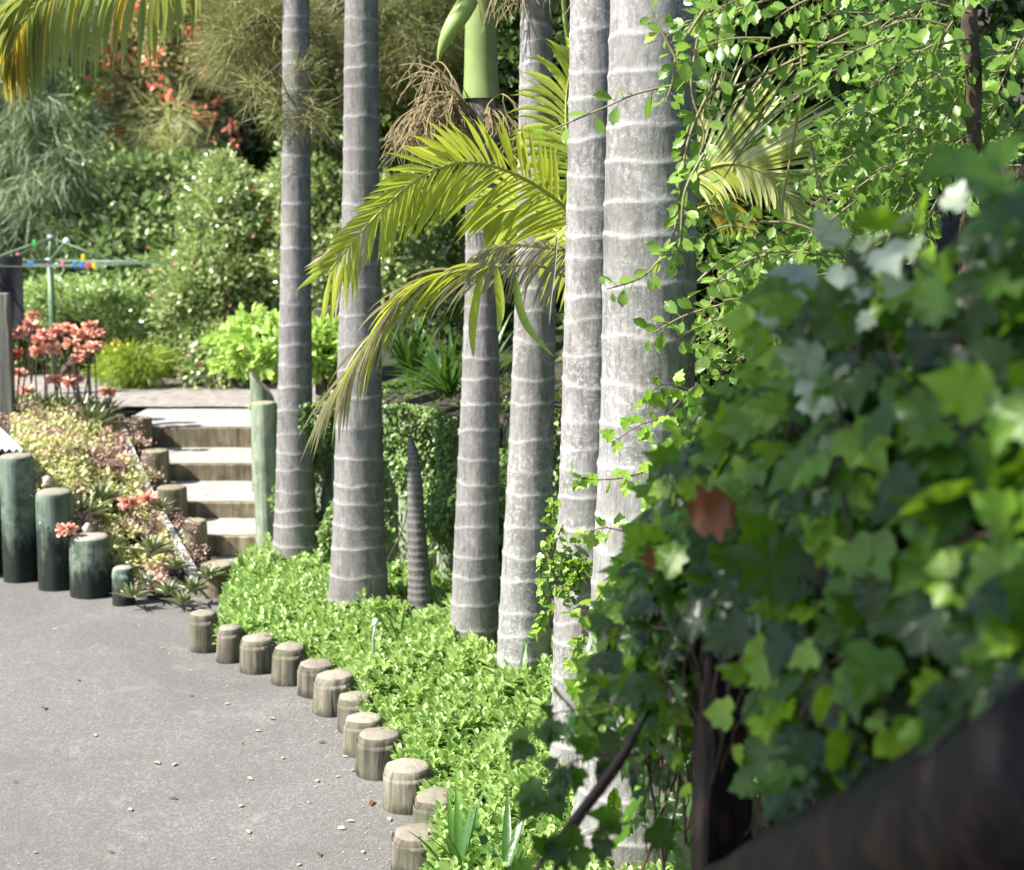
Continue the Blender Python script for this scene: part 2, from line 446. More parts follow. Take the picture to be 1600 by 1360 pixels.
M['cover'] = leaf_mat('ground_cover_leaf', [(.15, .27, .06), (.3, .45, .13), (.5, .62, .26)], trans=(.6, .82, .2), tfac=.38, rough=.36)
M['ivy'] = leaf_mat('ivy_leaf', [(.005, .014, .003), (.018, .05, .007), (.09, .2, .016)], trans=(.34, .68, .03), tfac=.4, rough=.34, spec=.42, clump=2.5)  # near-black stops put the shade between leaves into the colour
M['ivy_mid'] = leaf_mat('ivy_leaf_mid', [(.05, .12, .01), (.14, .28, .018), (.28, .46, .035)], trans=(.5, .82, .03), tfac=.42, rough=.38, clump=3)  # brighter ivy copy for lit leaves, light put into the colour
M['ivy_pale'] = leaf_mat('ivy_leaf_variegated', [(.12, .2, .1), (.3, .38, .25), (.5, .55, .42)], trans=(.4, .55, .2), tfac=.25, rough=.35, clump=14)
M['ivy_lit'] = leaf_mat('ivy_leaf_lit', [(.10, .19, .02), (.2, .34, .035), (.33, .48, .07)], trans=(.4, .75, .06), tfac=.38, rough=.36, clump=3)  # lime ivy copy with sunlight put into its colour
M['creeper'] = leaf_mat('creeper_leaf', [(.035, .08, .015), (.11, .19, .04), (.27, .38, .1)], trans=(.35, .6, .08), tfac=.3, rough=.4, clump=4)
M['shrub'] = leaf_mat('shrub_leaf', [(.06, .12, .02), (.14, .25, .04), (.29, .43, .085)], trans=(.4, .75, .07), tfac=.38, rough=.33, clump=3, brown=(.03, (.4, .42, .06)))
M['frond'] = leaf_mat('frond_leaflet', [(.2, .27, .03), (.33, .4, .045), (.46, .5, .08)], trans=(.75, .85, .08), tfac=.42, rough=.42, clump=4)
M['frond_dry'] = leaf_mat('frond_leaflet_dry', [(.22, .24, .1), (.38, .36, .2), (.55, .5, .36)], trans=(.6, .55, .25), tfac=.25, rough=.6, clump=5)
M['frond_pale'] = leaf_mat('frond_leaflet_pale', [(.4, .44, .14), (.58, .6, .26), (.72, .72, .42)], trans=(.8, .8, .3), tfac=.35, rough=.45, clump=5)
M['frond_grey'] = leaf_mat('frond_leaflet_grey', [(.16, .15, .12), (.3, .28, .23), (.48, .46, .4)], trans=(.4, .36, .22), tfac=.15, rough=.7, clump=5)
M['frond_gold'] = leaf_mat('frond_leaflet_gold', [(.26, .27, .04), (.5, .38, .03), (.6, .46, .08)], trans=(.8, .6, .05), tfac=.35, rough=.5, clump=5)
M['frond_green'] = leaf_mat('frond_leaflet_green', [(.05, .1, .02), (.1, .17, .035), (.16, .24, .05)], trans=(.35, .5, .06), tfac=.3, rough=.42, clump=4)
M['frond_hang'] = leaf_mat('frond_leaflet_olive', [(.12, .16, .04), (.22, .27, .07), (.34, .36, .12)], trans=(.55, .6, .12), tfac=.35, rough=.42, clump=4)
M['rachis'] = flat_mat('rachis', (.36, .36, .07), .5, .2, 8)
M['strap'] = leaf_mat('strap_leaf', [(.03, .08, .015), (.055, .14, .025), (.1, .22, .04)], trans=(.25, .5, .05), tfac=.2, rough=.35)
M['succ'] = leaf_mat('succulent', [(.36, .4, .12), (.6, .62, .24), (.74, .7, .42)], trans=(.7, .6, .2), tfac=.18, rough=.5, clump=5)
M['succ_pink'] = leaf_mat('succulent_pink', [(.4, .24, .17), (.55, .36, .3), (.68, .52, .45)], trans=(.7, .4, .3), tfac=.15, rough=.5, clump=5)
M['aloe'] = leaf_mat('aloe_leaf', [(.1, .14, .05), (.22, .27, .11), (.5, .52, .34)], trans=(.3, .4, .1), tfac=.08, rough=.4, clump=9)
M['coral'] = leaf_mat('coral_petal', [(.84, .42, .3), (.9, .54, .41), (.92, .64, .52)], trans=(.9, .35, .2), tfac=.3, rough=.6)
M['red_petal'] = leaf_mat('red_petal', [(.7, .16, .1), (.8, .26, .17), (.85, .4, .28)], trans=(.9, .15, .1), tfac=.3, rough=.6)
M['pink_petal'] = leaf_mat('pink_petal', [(.5, .06, .1), (.62, .14, .2), (.7, .3, .35)], trans=(.9, .25, .3), tfac=.3, rough=.6)
M['yellow_petal'] = leaf_mat('yellow_petal', [(.7, .45, .03), (.8, .6, .05), (.85, .7, .15)], trans=(.9, .7, .1), tfac=.3, rough=.6)
M['bushA'] = leaf_mat('bush_light', [(.24, .32, .12), (.42, .53, .22), (.62, .7, .4)], trans=(.45, .7, .1), tfac=.33, rough=.3, spec=.7, clump=1.0)  # light green leaf, lightened further in place of haze
M['bushB'] = leaf_mat('bush_bluegreen', [(.14, .2, .07), (.28, .37, .14), (.48, .58, .3)], trans=(.4, .6, .12), tfac=.22, rough=.22, spec=.9, clump=1.2)  # leaf colour lightened to stand in for haze
M['bushC'] = leaf_mat('bush_camellia', [(.13, .18, .06), (.33, .41, .15), (.56, .61, .32)], trans=(.35, .55, .08), tfac=.25, rough=.25, spec=.8, clump=1.5)  # leaf colour lightened, haze put into the tone
M['bushD'] = leaf_mat('bush_shade_tone', [(.045, .075, .02), (.09, .14, .035), (.17, .24, .07)], trans=(.15, .28, .04), tfac=.2, rough=.4, clump=1.0)  # low albedo stands in for the shade on this foliage
M['bushY'] = leaf_mat('bush_yellowgreen', [(.13, .2, .02), (.26, .36, .04), (.42, .5, .08)], trans=(.6, .75, .08), tfac=.35, rough=.45, clump=2)
M['lime'] = leaf_mat('bush_lime', [(.22, .38, .06), (.38, .56, .12), (.55, .7, .22)], trans=(.65, .85, .2), tfac=.35, rough=.45, clump=3)
M['olive'] = leaf_mat('bush_olive', [(.22, .22, .09), (.38, .36, .16), (.52, .5, .26)], trans=(.45, .42, .1), tfac=.25, rough=.5, clump=1.2)
M['needle'] = leaf_mat('needle_olive', [(.10, .12, .035), (.21, .22, .075), (.34, .33, .13)], trans=(.35, .36, .08), tfac=.25, rough=.5, clump=1.0)
M['casuarina'] = leaf_mat('needle_bluegreen', [(.1, .15, .07), (.2, .27, .13), (.32, .4, .23)], trans=(.3, .42, .16), tfac=.25, rough=.5, clump=.8)
M['dead_leaf'] = leaf_mat('dead_leaf', [(.1, .035, .015), (.2, .07, .025), (.3, .13, .06)], trans=(.4, .12, .03), tfac=.25, rough=.6, clump=6)
M['litter'] = leaf_mat('litter', [(.25, .17, .1), (.42, .33, .22), (.62, .56, .44)], trans=(.4, .3, .2), tfac=.1, rough=.7, clump=6)

# ------------------------------------------------------------------ ground
def H(x, y):
    """driveway: level beyond 5.4 m, climbing towards the viewer"""
    return 0.0 if y > 5.4 else (5.4 - y) * .2 if y > 0 else 1.08
def nz(x, y, z=0, s=1.0):
    return noise.noise(Vector((x * s, y * s, z * s)))

b = MB()
ys = np.concatenate([np.linspace(-6, 20, 131)])
xs = np.linspace(-16, 14, 121)
P = np.zeros((len(ys), len(xs), 3))
for i, y in enumerate(ys):
    for j, x in enumerate(xs):
        P[i, j] = (x, y, H(x, y) + .012 * nz(x, y, 0, .8))
b.grid(P)
tag(b.build('driveway', M['asphalt']), kind='structure')
b = MB()
b.grid(np.array([[(-500, -200, -.25), (500, -200, -.25)], [(-500, 900, -.25), (500, 900, -.25)]]))
tag(b.build('ground', M['hill'], smooth=False), kind='structure')

# retaining line along the right and behind the palms: x, y, top, extra rise just behind
WL = [(1.15, .2, 2.35, .35), (.95, 1.2, 2.25, .4), (.70, 2.0, 1.98, .6), (.50, 3.0, 1.35, .85), (.66, 3.7, 1.3, .75), (.86, 4.5, 1.3, .55), (1.08, 5.4, 1.3, .35), (1.3, 6.6, 1.3, .1),
      (1.3, 7.8, 1.28, .03), (.95, 8.8, 1.26, .02), (.3, 9.55, 1.25, .02), (-.45, 10.15, 1.25, .02), (-1.1, 10.8, 1.2, .02), (-1.62, 11.4, 1.1, 0), (-1.75, 12.4, .85, 0), (-2.0, 13.6, .74, 0), (-2.1, 15.6, .76, .0)]
WLx = smooth_line([w[:3] for w in WL], 97)
WLe = np.interp(np.linspace(0, len(WL) - 1, 97), range(len(WL)), [w[3] for w in WL])
tang = np.gradient(WLx[:, :2], axis=0); tang = norm(tang)
outw = np.stack([tang[:, 1], -tang[:, 0]], -1)      # away from the drive
for _ in range(6):
    outw[1:-1] = norm((outw[:-2] + outw[1:-1] * 2 + outw[2:]) / 4)
offs = [(-.0, -1.5, 0), (0.0, -.04, 0), (.12, -.02, .15), (.3, .0, .9), (.6, .06, 1), (1.2, .25, 1), (2.4, .7, 1), (5, 1.9, 1), (10, 4.2, 1), (18, 7.0, 1)]
P = np.zeros((len(offs), 97, 3))
for i, (d, dz, ke) in enumerate(offs):
    for j in range(97):
        x, y = WLx[j, :2] + outw[j] * d
        P[i, j] = (x, y, WLx[j, 2] + dz + WLe[j] * ke + (.06 * nz(x, y, 3, 1.5) if d > .2 else 0))
b = MB(); b.grid(P.transpose(1, 0, 2))
tag(b.build('bank', M['soil']), kind='structure')

# upper terrace with the landing and the slope of the hill behind
TZ = .706
b = MB()
P = np.zeros((30, 30, 3))
for i, y in enumerate(np.linspace(14.7, 17.6, 30)):
    for j, x in enumerate(np.linspace(-14, -1.6, 30)):
        P[i, j] = (x, y, TZ + .03 + .02 * nz(x, y, 1, 1))
b.grid(P)
tag(b.build('terrace', M['terrace']), kind='structure')
b = MB()
P = np.zeros((40, 60, 3))
for i, t in enumerate(np.linspace(0, 1, 40)):
    y = 17.4 + 34 * t
    for j, x in enumerate(np.linspace(-45, 45, 60)):
        P[i, j] = (x * (1 + t), y, TZ + max(0, (y - 19)) * .55 + .8 * t * nz(x, y, 2, .2) + (.0))
b.grid(P)
tag(b.build('hillside', M['hill']), kind='structure')

# ------------------------------------------------------------------ garden steps
st_y = [13.44, 12.56, 11.63, 10.97, 10.3]
st_z = [.706, .524, .379, .253, .10]
left = [(193, 13.44), (225, 12.56), (250, 11.63), (285, 10.97), (322, 10.3)]
LX = [(p - 800) / FPX * y * 1.02 for p, y in left]
RX = [-2.24, -2.12, -1.97, -1.86, -1.75]
stp = thing('garden_steps', (-2.4, 10.3, 0), 'pale concrete garden steps with brown timber risers climbing to the landing', 'steps')
for i in range(5):
    y0 = st_y[i]; y1 = st_y[i - 1] + .0 if i else 14.8
    z = st_z[i]; zb = st_z[i + 1] if i < 4 else -.03
    b = MB()
    rows = []
    n = 14
    for k in range(5):
        yy = y0 + .055 + (y1 - y0 - .055) * k / 4 if i else y0 + .055 + (y1 - y0) * k / 4
        rows.append([(LX[i] - .06 + (RX[i] + .25 - LX[i]) * q / n, yy + .0, z + .003 + .004 * nz(q, k, i, .9)) for q in range(n + 1)])
    top = np.array(rows)
    b.grid(top)
    low = top.copy(); low[:, :, 2] -= .06
    b.grid(np.stack([low[0], top[0]]))
    b.build('tread', M['concrete'], stp, smooth=False)
    b = MB()
    b.box(((LX[i] + RX[i]) / 2 + .07, y0 + .028, (z + zb) / 2 - .003), (RX[i] - LX[i] + .2, .05, z - zb + .0), bev=.008, rz=R(-.8 + .5 * i))
    b.build('riser', M['riser'], stp, smooth=False)

def post(name, base, r, h, mat, label, cat='post', group=None, parent=None, taper=.03, dome=.02, slant=None, sides=28, lean=(0, 0), irregular=.04):
    """a round timber post with rounded edge, cracked flanks and end grain"""
    b = MB(); seed = random.random() * 100
    zs = [-.08, 0, h * .12, h * .25, h * .4, h * .55, h * .7, h * .82, h - dome * 1.6, h - dome * 1.0, h - dome * .5, h - dome * .15, h]
    rs = [1, 1, 1, .995, .99, .985, .98, .975, .965, .95, .915, .84, .7]
    th = np.linspace(0, 2 * np.pi, sides, endpoint=False)
    rows = []
    ncr = random.randint(1, 3); cr = [(random.random() * 6.28, .02 + .025 * random.random()) for _ in range(ncr)]
    for z, k in zip(zs, rs):
        row = []
        for t in th:
            q = 1 + irregular * noise.noise(Vector((math.cos(t) * 1.2, math.sin(t) * 1.2, seed + z * .6))) + irregular * .35 * noise.noise(Vector((math.cos(t) * 5, math.sin(t) * 5, seed + z * 2)))
            for ct, cd in cr:
                dd = abs((t - ct + math.pi) % (2 * math.pi) - math.pi)
                if dd < .13: q -= cd
            rr = r * k * q * (1 - taper * z / h)
            zz = z
            if z > h - dome * 1.9:
                zz += .14 * dome * min(1, (z - h + dome * 1.9) / (dome * 1.9)) * noise.noise(Vector((math.cos(t) * 2, math.sin(t) * 2, seed)))
                if slant: zz += slant * (math.cos(t) * rr) * 1
            row.append((rr * math.cos(t) + lean[0] * z, rr * math.sin(t) + lean[1] * z, zz))
        rows.append(row)
    last = rows[-1]
    cx = sum(v[0] for v in last) / sides; cy = sum(v[1] for v in last) / sides; cz = sum(v[2] for v in last) / sides
    rows.append([(cx + (v[0] - cx) * .5, cy + (v[1] - cy) * .5, cz + (v[2] - cz) * .5 + dome * .12) for v in last])
    b.grid(np.array(rows), closed=True)
    top = rows[-1]
    b.add(top + [(cx, cy, cz + dome * .15)], [(j, (j + 1) % sides, sides) for j in range(sides)])
    o = b.build(name, mat, parent)
    if parent is None:
        o.location = base
        tag(o, label, cat, group)
    else:
        o.matrix_parent_inverse = Matrix(); o.location = Vector(base) - parent.location
    return o

ords = ['topmost', 'second highest', 'middle', 'second lowest', 'lowest']
for i, (px, pyt, w, Y, zb) in enumerate([(214, 652, 47, 13.32, .45), (243, 703, 44, 12.44, .3), (268, 760, 50, 11.52, .15), (304, 812, 40, 10.9, .05), (338, 880, 54, 10.25, 0)]):
    p = D(px, pyt, Y)
    post('step_post', (p.x, Y, zb - .1), S(w, Y) / 2, p.z - zb + .1, M['log'], 'round brown log post at the left end of the steps, %s of five' % ords[i], group='log posts beside the steps', dome=.015)
# tall green posts to the right of the steps
p = D(414, 628, 10.95)
post('tall_post', (p.x, 10.95, 0), .085, p.z, M['green_post'], 'tall flat-topped pale green post beside the nearest slim palm and steps', group='tall green posts by the steps', taper=-.06, lean=(-.008, 0), dome=.012)
p = D(411, 600, 12.1)
post('tall_post', (p.x - .01, 12.1, .3), .1, p.z - .3, M['green_post'], 'pale green post with slanting cut top, behind the flat-topped post', group='tall green posts by the steps', slant=-1.1, dome=.01)
p = D(428, 612, 11.9)
b = MB(); b.box((p.x - .0, 12.35, p.z + .02), (.035, .5, .14), bev=.006, rz=R(6))
tag(b.build('white_board', M['white_board'], smooth=False), 'short white painted board beside the slant-topped green post', 'board')

# sloping white edging board left of the steps
b = MB()
ed = [D(190, 664, 13.3), D(222, 740, 12.3), D(262, 818, 11.2), D(303, 890, 10.3)]
e = smooth_line(ed, 12)
rows = []
for q in e:
    rows.append([(q[0] - .028, q[1], q[2] - .1), (q[0] - .028, q[1], q[2] + .01), (q[0] + .022, q[1] - .01, q[2] + .01), (q[0] + .022, q[1] - .01, q[2] - .1)])
b.grid(np.array(rows), closed=True)
b.add(rows[-1], [(3, 2, 1, 0)]); b.add(rows[0], [(0, 1, 2, 3)])
tag(b.build('edging_board', M['white_board'], smooth=False), 'sloping white edging board between the succulents and the steps', 'board')

# left retaining poles
specs = [(25, 710, 912, 54, 'black_post', 'tallest of the green log posts, black at its foot, by the tin sheet'),
         (84, 766, 925, 60, 'black_post', 'green log post with black foot, second from the tin sheet'),
         (140, 836, 937, 66, 'black_post_s', 'short pale-topped green log post with black foot beside the succulents'),
         (192, 886, 948, 36, 'black_post_s', 'smallest dark log post, half behind the spiky rosettes')]
for px, yt, yb, w, mt, lab in specs:
    g0 = G(px, yb, 0); Y = g0.y + S(w, g0.y) / 2
    p = D(px, yt, Y)
    post('retaining_post', (p.x, Y, 0), S(w, Y) / 2, p.z, M[mt], lab, group='green log posts left of the steps', dome=.03, irregular=.06)
g0 = G(-40, 905, 0)
post('retaining_post', (g0.x, g0.y + .1, 0), .125, .98, M['black_post'], 'green log post cut off by the left edge, under the tin sheet', group='green log posts left of the steps', dome=.03)

# planter slope
b = MB()
ctl = np.array([[D(-120, 760, 10.9), D(20, 760, 10.9), D(85, 800, 10.65), D(140, 860, 10.4), D(200, 925, 10.2), D(262, 935, 10.05)],
                [D(-120, 720, 11.5), D(20, 710, 11.5), D(90, 730, 11.4), D(150, 790, 11.2), D(215, 850, 10.9), D(285, 890, 10.4)],
                [D(-120, 690, 12.4), D(20, 670, 12.4), D(90, 680, 12.3), D(140, 715, 12.2), D(190, 745, 12.1), D(224, 760, 12.1)],
                [D(-120, 665, 13.6), D(20, 645, 13.6), D(80, 645, 13.6), D(120, 650, 13.5), D(160, 665, 13.4), D(188, 675, 13.35)],
                [D(-120, 640, 14.6), D(20, 630, 14.6), D(60, 632, 14.6), D(100, 634, 14.5), D(140, 636, 14.4), D(170, 640, 14.3)]], dtype=float)
def bil(A, u, v):
    r, c = A.shape[:2]; u = u * (r - 1); v = v * (c - 1); i = min(int(u), r - 2); j = min(int(v), c - 2); f = u - i; g = v - j
    return A[i, j] * (1 - f) * (1 - g) + A[i + 1, j] * f * (1 - g) + A[i, j + 1] * (1 - f) * g + A[i + 1, j + 1] * f * g
PL = np.array([[bil(ctl, u, v) for v in np.linspace(0, 1, 36)] for u in np.linspace(0, 1, 30)])
skirt = PL[0].copy(); skirt[:, 2] = -.05; skirt[:, 1] += .0
b.grid(np.concatenate([skirt[None], PL]))
sk = PL[:, -1].copy(); sk[:, 2] -= .5
b.grid(np.stack([PL[:, -1], sk], 1))
tag(b.build('planter_soil', M['soil']), kind='structure')

# corrugated tin sheet
b = MB()
P0, P1, P2, P3 = D(-90, 700, 10.9), D(36, 704, 10.75), D(-6, 664, 11.7), D(-110, 660, 11.7)
rows = []
for v in np.linspace(0, 1, 8):
    row = []
    for u in np.linspace(0, 1, 80):
        p = np.array(P0) * (1 - u) * (1 - v) + np.array(P1) * u * (1 - v) + np.array(P2) * u * v + np.array(P3) * (1 - u) * v
        row.append((p[0], p[1], p[2] + .012 * math.sin(u * 70)))
    rows.append(row)
top = np.array(rows); low = top.copy(); low[:, :, 2] -= .004
b.grid(top); b.grid(low[:, ::-1]); b.grid(np.stack([low[0], top[0]])); b.grid(np.stack([top[:, -1], low[:, -1]], 1))
tag(b.build('tin_sheet', M['tin']), 'silvery corrugated tin sheet lying above the tallest green log post', 'roofing sheet')

# fence post at the left edge
b = MB(); p = D(2, 458, 12.9)
b.box((p.x - .0, 12.9, (p.z + .4) / 2), (.13, .1, p.z - .4), bev=.008)
b2 = b.build('fence_post', M['fence'], smooth=False)
tag(b2, 'grey square wooden fence post at the left edge beside the coral flowers', 'post')

# pale stones in the planter
for (px, py, Y, r, lab) in [(74, 752, 10.62, .035, 'jagged pale rock behind the second green log post'), (137, 826, 10.35, .035, 'small pale rock on top of the short green log post'), (232, 905, 10.0, .033, 'round white stone among the spiky rosettes')]:
    p = D(px, py, Y)
    b = MB(); rows = []
    for a in np.linspace(-1.5, 1.5, 9):
        rows.append([(math.cos(a) * math.cos(t) * r * (1 + .7 * nz(math.cos(t), a, px, 1.3)), math.cos(a) * math.sin(t) * r, math.sin(a) * r * 1.1 * (1 + .25 * nz(t, a, px, 2))) for t in np.linspace(0, 6.283, 14, endpoint=False)])
    b.grid(np.array(rows), closed=True)
    o = b.build('stone', M['stone']); o.location = p; tag(o, lab, 'stone')

# ------------------------------------------------------------------ bollards
BOL = [(320, 1020, 50, 950), (357, 1037, 44, 973), (404, 1055, 64, 988), (451, 1074, 58, 1003), (496, 1093, 66, 1029), (521, 1121, 72, 1047), (556, 1148, 62, 1080),
       (568, 1184, 70, 1113), (594, 1220, 80, 1138), (638, 1272, 88, 1188), (684, 1318, 88, 1236), (654, 1372, 94, 1292)]
bl = ['beside the spiky rosettes at the far end', 'narrow one, next to the far end one', 'third from the far end, wide with bright top', 'fourth from the far end', 'fifth from the far end, partly behind the next',
      'sixth from the far end, just beyond the thin grey stake', 'slim low one, seventh from the far end', 'eighth from the far end, with a split flank', 'ninth from the far end, broad with domed top',
      'tenth from the far end, wide flat-topped with grey flank', 'second nearest, reddish top half under leaves', 'nearest, at the bottom edge beside the strappy leaves']
BX, BY = [], []
for i, (px, yb, w, yt) in enumerate(BOL):
    g0 = G(px, yb, 0); r = S(w, g0.y) / 2; Y = g0.y + r * .9
    p = D(px, yt + 6, Y)
    BX.append(p.x); BY.append(Y)
    post('bollard', (p.x, Y, 0), r, p.z, M['bollard'], 'short round timber bollard, ' + bl[i], 'bollard', 'timber bollards edging the driveway', taper=.05, dome=.04 + .02 * random.random(), irregular=.05,
         lean=(random.uniform(-.05, .05), random.uniform(-.04, .04)))

# ------------------------------------------------------------------ planting bed
yl = np.array(BY[::-1]); xl = np.array(BX[::-1])
o_ = np.argsort(yl); yl = yl[o_]; xl = xl[o_]
ylx = np.concatenate([[2.5, 4.5], yl, [9.3, 10.2, 10.8, 11.0]])
xlx = np.concatenate([[-.1, -.33], xl, [(338 - 800) / FPX * 9.6, (345 - 800) / FPX * 10.4, (368 - 800) / FPX * 11, (400 - 800) / FPX * 11.2]])
def XL(y): return float(np.interp(y, ylx, xlx))
def XR(y):
    # distance to the retaining line at this y
    best = 9
    for k in range(96):
        y0, y1 = WLx[k, 1], WLx[k + 1, 1]
        if (y0 - y) * (y1 - y) <= 0 and abs(y1 - y0) > 1e-6:
            best = min(best, WLx[k, 0] + (WLx[k + 1, 0] - WLx[k, 0]) * (y - y0) / (y1 - y0))
    return best
rows = []
for y in np.linspace(2.5, 11.2, 60):
    a, c = XL(y) + .02, XR(y) + .1
    rows.append([(a + (c - a) * u, y, H(a, y) + .01 + .02 * min(1, u * 4) + .02 * nz(a + u, y, 5, 3)) for u in np.linspace(0, 1, 14)])
b = MB(); b.grid(np.array(rows)); tag(b.build('bed_soil', M['soil']), kind='structure')

def cover_height(x, y):
    return .07 + .09 * (nz(x, y, 9, 2.6) + .35)
pts = []
while len(pts) < 5000:
    y = random.uniform(3.6, 11.15); x = random.uniform(-2.2, 1.4)
    a, c = XL(y), XR(y)
    if x < a + .05 or x > c: continue
    if x > a + 1.7: continue
    if nz(x, y, 4, 3.4) < -.45: continue
    pts.append((x, y, min(1, (x - a) / .25)))
pts = np.array(pts)
nl = 13
P_, D_, N_, Ls = [], [], [], []
for x, y, e in pts:
    h = H(x, y) + random.expovariate(60) + .03 + .02 * e + cover_height(x, y) * (.6 + .4 * e)
    ln = np.array([random.gauss(0, .22) - .25 * (1 - e), random.gauss(0, .22), 1]); ln /= np.linalg.norm(ln)
    base = np.array([x, y, h - .09])
    for k in range(nl):
        f = k / (nl - 1)
        th = k * 2.4 + random.random()
        elv = .05 + 1.15 * f ** 2
        d = np.array([math.cos(th) * math.cos(elv), math.sin(th) * math.cos(elv), math.sin(elv)]) + ln * .15
        P_.append(base + ln * (.1 * f + .01)); D_.append(d)
        N_.append(np.array([-.3 * d[0], -.3 * d[1], 1.0]) + RNG.normal(0, .25, 3)); Ls.append((.06 if f < .8 else .045) * random.uniform(.75, 1.25))
b = MB()
b.scatter(OVATE, frames(D_, N_, Ls, np.array(Ls) * .82), np.array(P_))
tag(b.build('ground_cover', M['cover']), 'bright lime green leafy ground cover filling the palm bed', 'ground cover', kind='stuff')

# ------------------------------------------------------------------ palm trunks
def trunk(edges, Y, ztop, spacing, parent, mat, ztop_ring=None, name='trunk', sides=40, base_z=-.05, wob=.012, seed=0):
    """edges: list of (py, px_left, px_right) measured outline; gives centre line and radius"""
    rnd = random.Random(seed)
    cs = sorted([(D((l + r) / 2, py, Y), S(r - l, Y) / 2) for py, l, r in edges], key=lambda q: q[0].z)
    zz = np.array([c[0].z for c in cs]); xx = np.array([c[0].x for c in cs]); rr = np.array([c[1] for c in cs])
    sx = (xx[-1] - xx[-2]) / (zz[-1] - zz[-2]) if len(cs) > 1 else 0
    sx = max(-.03, min(.03, sx))
    def X(z):
        return xx[-1] + (z - zz[-1]) * sx if z > zz[-1] else float(np.interp(z, zz, xx))
    def RR(z):
        return rr[-1] * (1 - .02 * (z - zz[-1])) if z > zz[-1] else float(np.interp(z, zz, rr))
    rings = []; z = base_z + .06
    while z < ztop:
        f = 1 if z < ztop * .6 else .8
        rings.append((z, rnd.uniform(-wob, wob), rnd.random() * 6.28, rnd.uniform(.7, 1.25), rnd.uniform(0, wob * .7)))
        z += spacing * rnd.uniform(.72, 1.28) * f
    th = np.linspace(0, 2 * np.pi, sides, endpoint=False)
    zs = np.arange(base_z, ztop, .009)
    Pm = np.zeros((len(zs), sides, 3)); A = np.zeros((len(zs), sides), dtype=np.float32)
    rz = np.array([r[0] for r in rings])
    ringz = rz[None, :] + np.array([[r[1] * math.cos(t - r[2]) + r[4] * math.sin(2 * t + r[2] * 3) + .004 * math.sin(5 * t + r[2]) for r in rings] for t in th])   # sides x rings
    for i, z in enumerate(zs):
        dz = z - ringz
        w = np.array([r[3] for r in rings])[None, :]
        # pale raised scar: sharp edge above, soft swelling below
        sc = np.exp(-(dz / .006) ** 2) * w * .75
        sw = np.where(dz < 0, np.exp(dz / .028), np.exp(-dz / .008)) * w
        A[i] = np.clip(sc.max(1) + .2 * np.where(dz < 0, np.exp(dz / .016), 0).max(1), 0, 1) * .72
        r0 = RR(z)
        lump = np.array([1 + .022 * noise.noise(Vector((math.cos(t) * 1.6, math.sin(t) * 1.6, z * 1.4 + seed * 9))) for t in th])
        rad = r0 * lump * (1 + .004) + (r0 * .035) * (sw.max(1) - .35)
        Pm[i, :, 0] = X(z) + np.cos(th) * rad; Pm[i, :, 1] = Y + np.sin(th) * rad; Pm[i, :, 2] = z
    b = MB(); b.grid(Pm, closed=True, attr=A)
    b.build(name, mat, parent, attr='ring')
    return X(ztop), RR(ztop)

def frond_mesh(b, pts, side, L, n=60, ang=.9, lift=.0, droop=.5, width=.03, mi=(0, 1, 2), tips=None, sdroop=None, start=.12, r0=.014, both=True, jit=.08, prof=None, upper=1.0, lower=1.0, segs=6):
    """pinnate leaf: rachis through pts, leaflets left and right in the plane given by side"""
    C = smooth_line(pts, 40); rad = np.linspace(r0, r0 * .18, 40)
    b.tube(C, rad, 6, mi=mi[0])
    side = np.array(side, float)
    T = norm(np.gradient(C, axis=0))
    for k in range(n):
        t = start + (1 - start) * (k + .5 * random.random()) / n
        i = t * 39; i0 = min(int(i), 38); f = i - i0
        c = C[i0] * (1 - f) + C[i0 + 1] * f; tg = norm(T[i0] * (1 - f) + T[i0 + 1] * f)
        sd = side - (side @ tg) * tg; sd = sd / np.linalg.norm(sd)
        up = np.cross(tg, sd)
        pr = (math.sin(math.pi * min(1, .18 + t * .82)) ** .6) if prof is None else np.interp(t, prof[0], prof[1])
        for s_, scale in ((1, upper), (-1, lower)):
            if not both and s_ < 0: continue
            ll = L * pr * scale * random.uniform(.88, 1.1)
            if ll < .02: continue
            a = ang * (1 - .45 * t) + random.gauss(0, jit)
            d = sd * s_ * math.sin(a) + tg * math.cos(a) + up * (lift + random.gauss(0, jit))
            d = d / np.linalg.norm(d)
            w = width * random.uniform(.8, 1.15) * min(1, .5 + pr)
            dr = droop * random.uniform(.7, 1.4) * (sdroop[0] if (sdroop and s_ > 0) else sdroop[1] if sdroop else 1)
            rows = []
            p = c.copy(); dd = d.copy()
            wd = np.cross(dd, up); wd /= np.linalg.norm(wd) + 1e-9
            if abs(wd @ tg) < 0: wd = tg
            for q in range(segs + 1):
                u = q / segs
                ww = w * (.35 + 1.3 * u if u < .35 else .8 + .2 * math.cos((u - .35) * 3)) * (1 - max(0, u - .6) / .4 * .95) * .5
                fold = .35 * ww
                rows.append([p - wd * ww + up * fold, p - up * 0, p + wd * ww + up * fold])
                dd = dd + np.array([0, 0, -dr / segs * (1 + u)]); dd /= np.linalg.norm(dd)
                wd = wd - (wd @ dd) * dd; wd /= np.linalg.norm(wd) + 1e-9
                p = p + dd * ll / segs
            m = mi[1]
            if tips is not None and random.random() < tips(t, s_): m = mi[2]
            b.grid(np.array(rows), m)

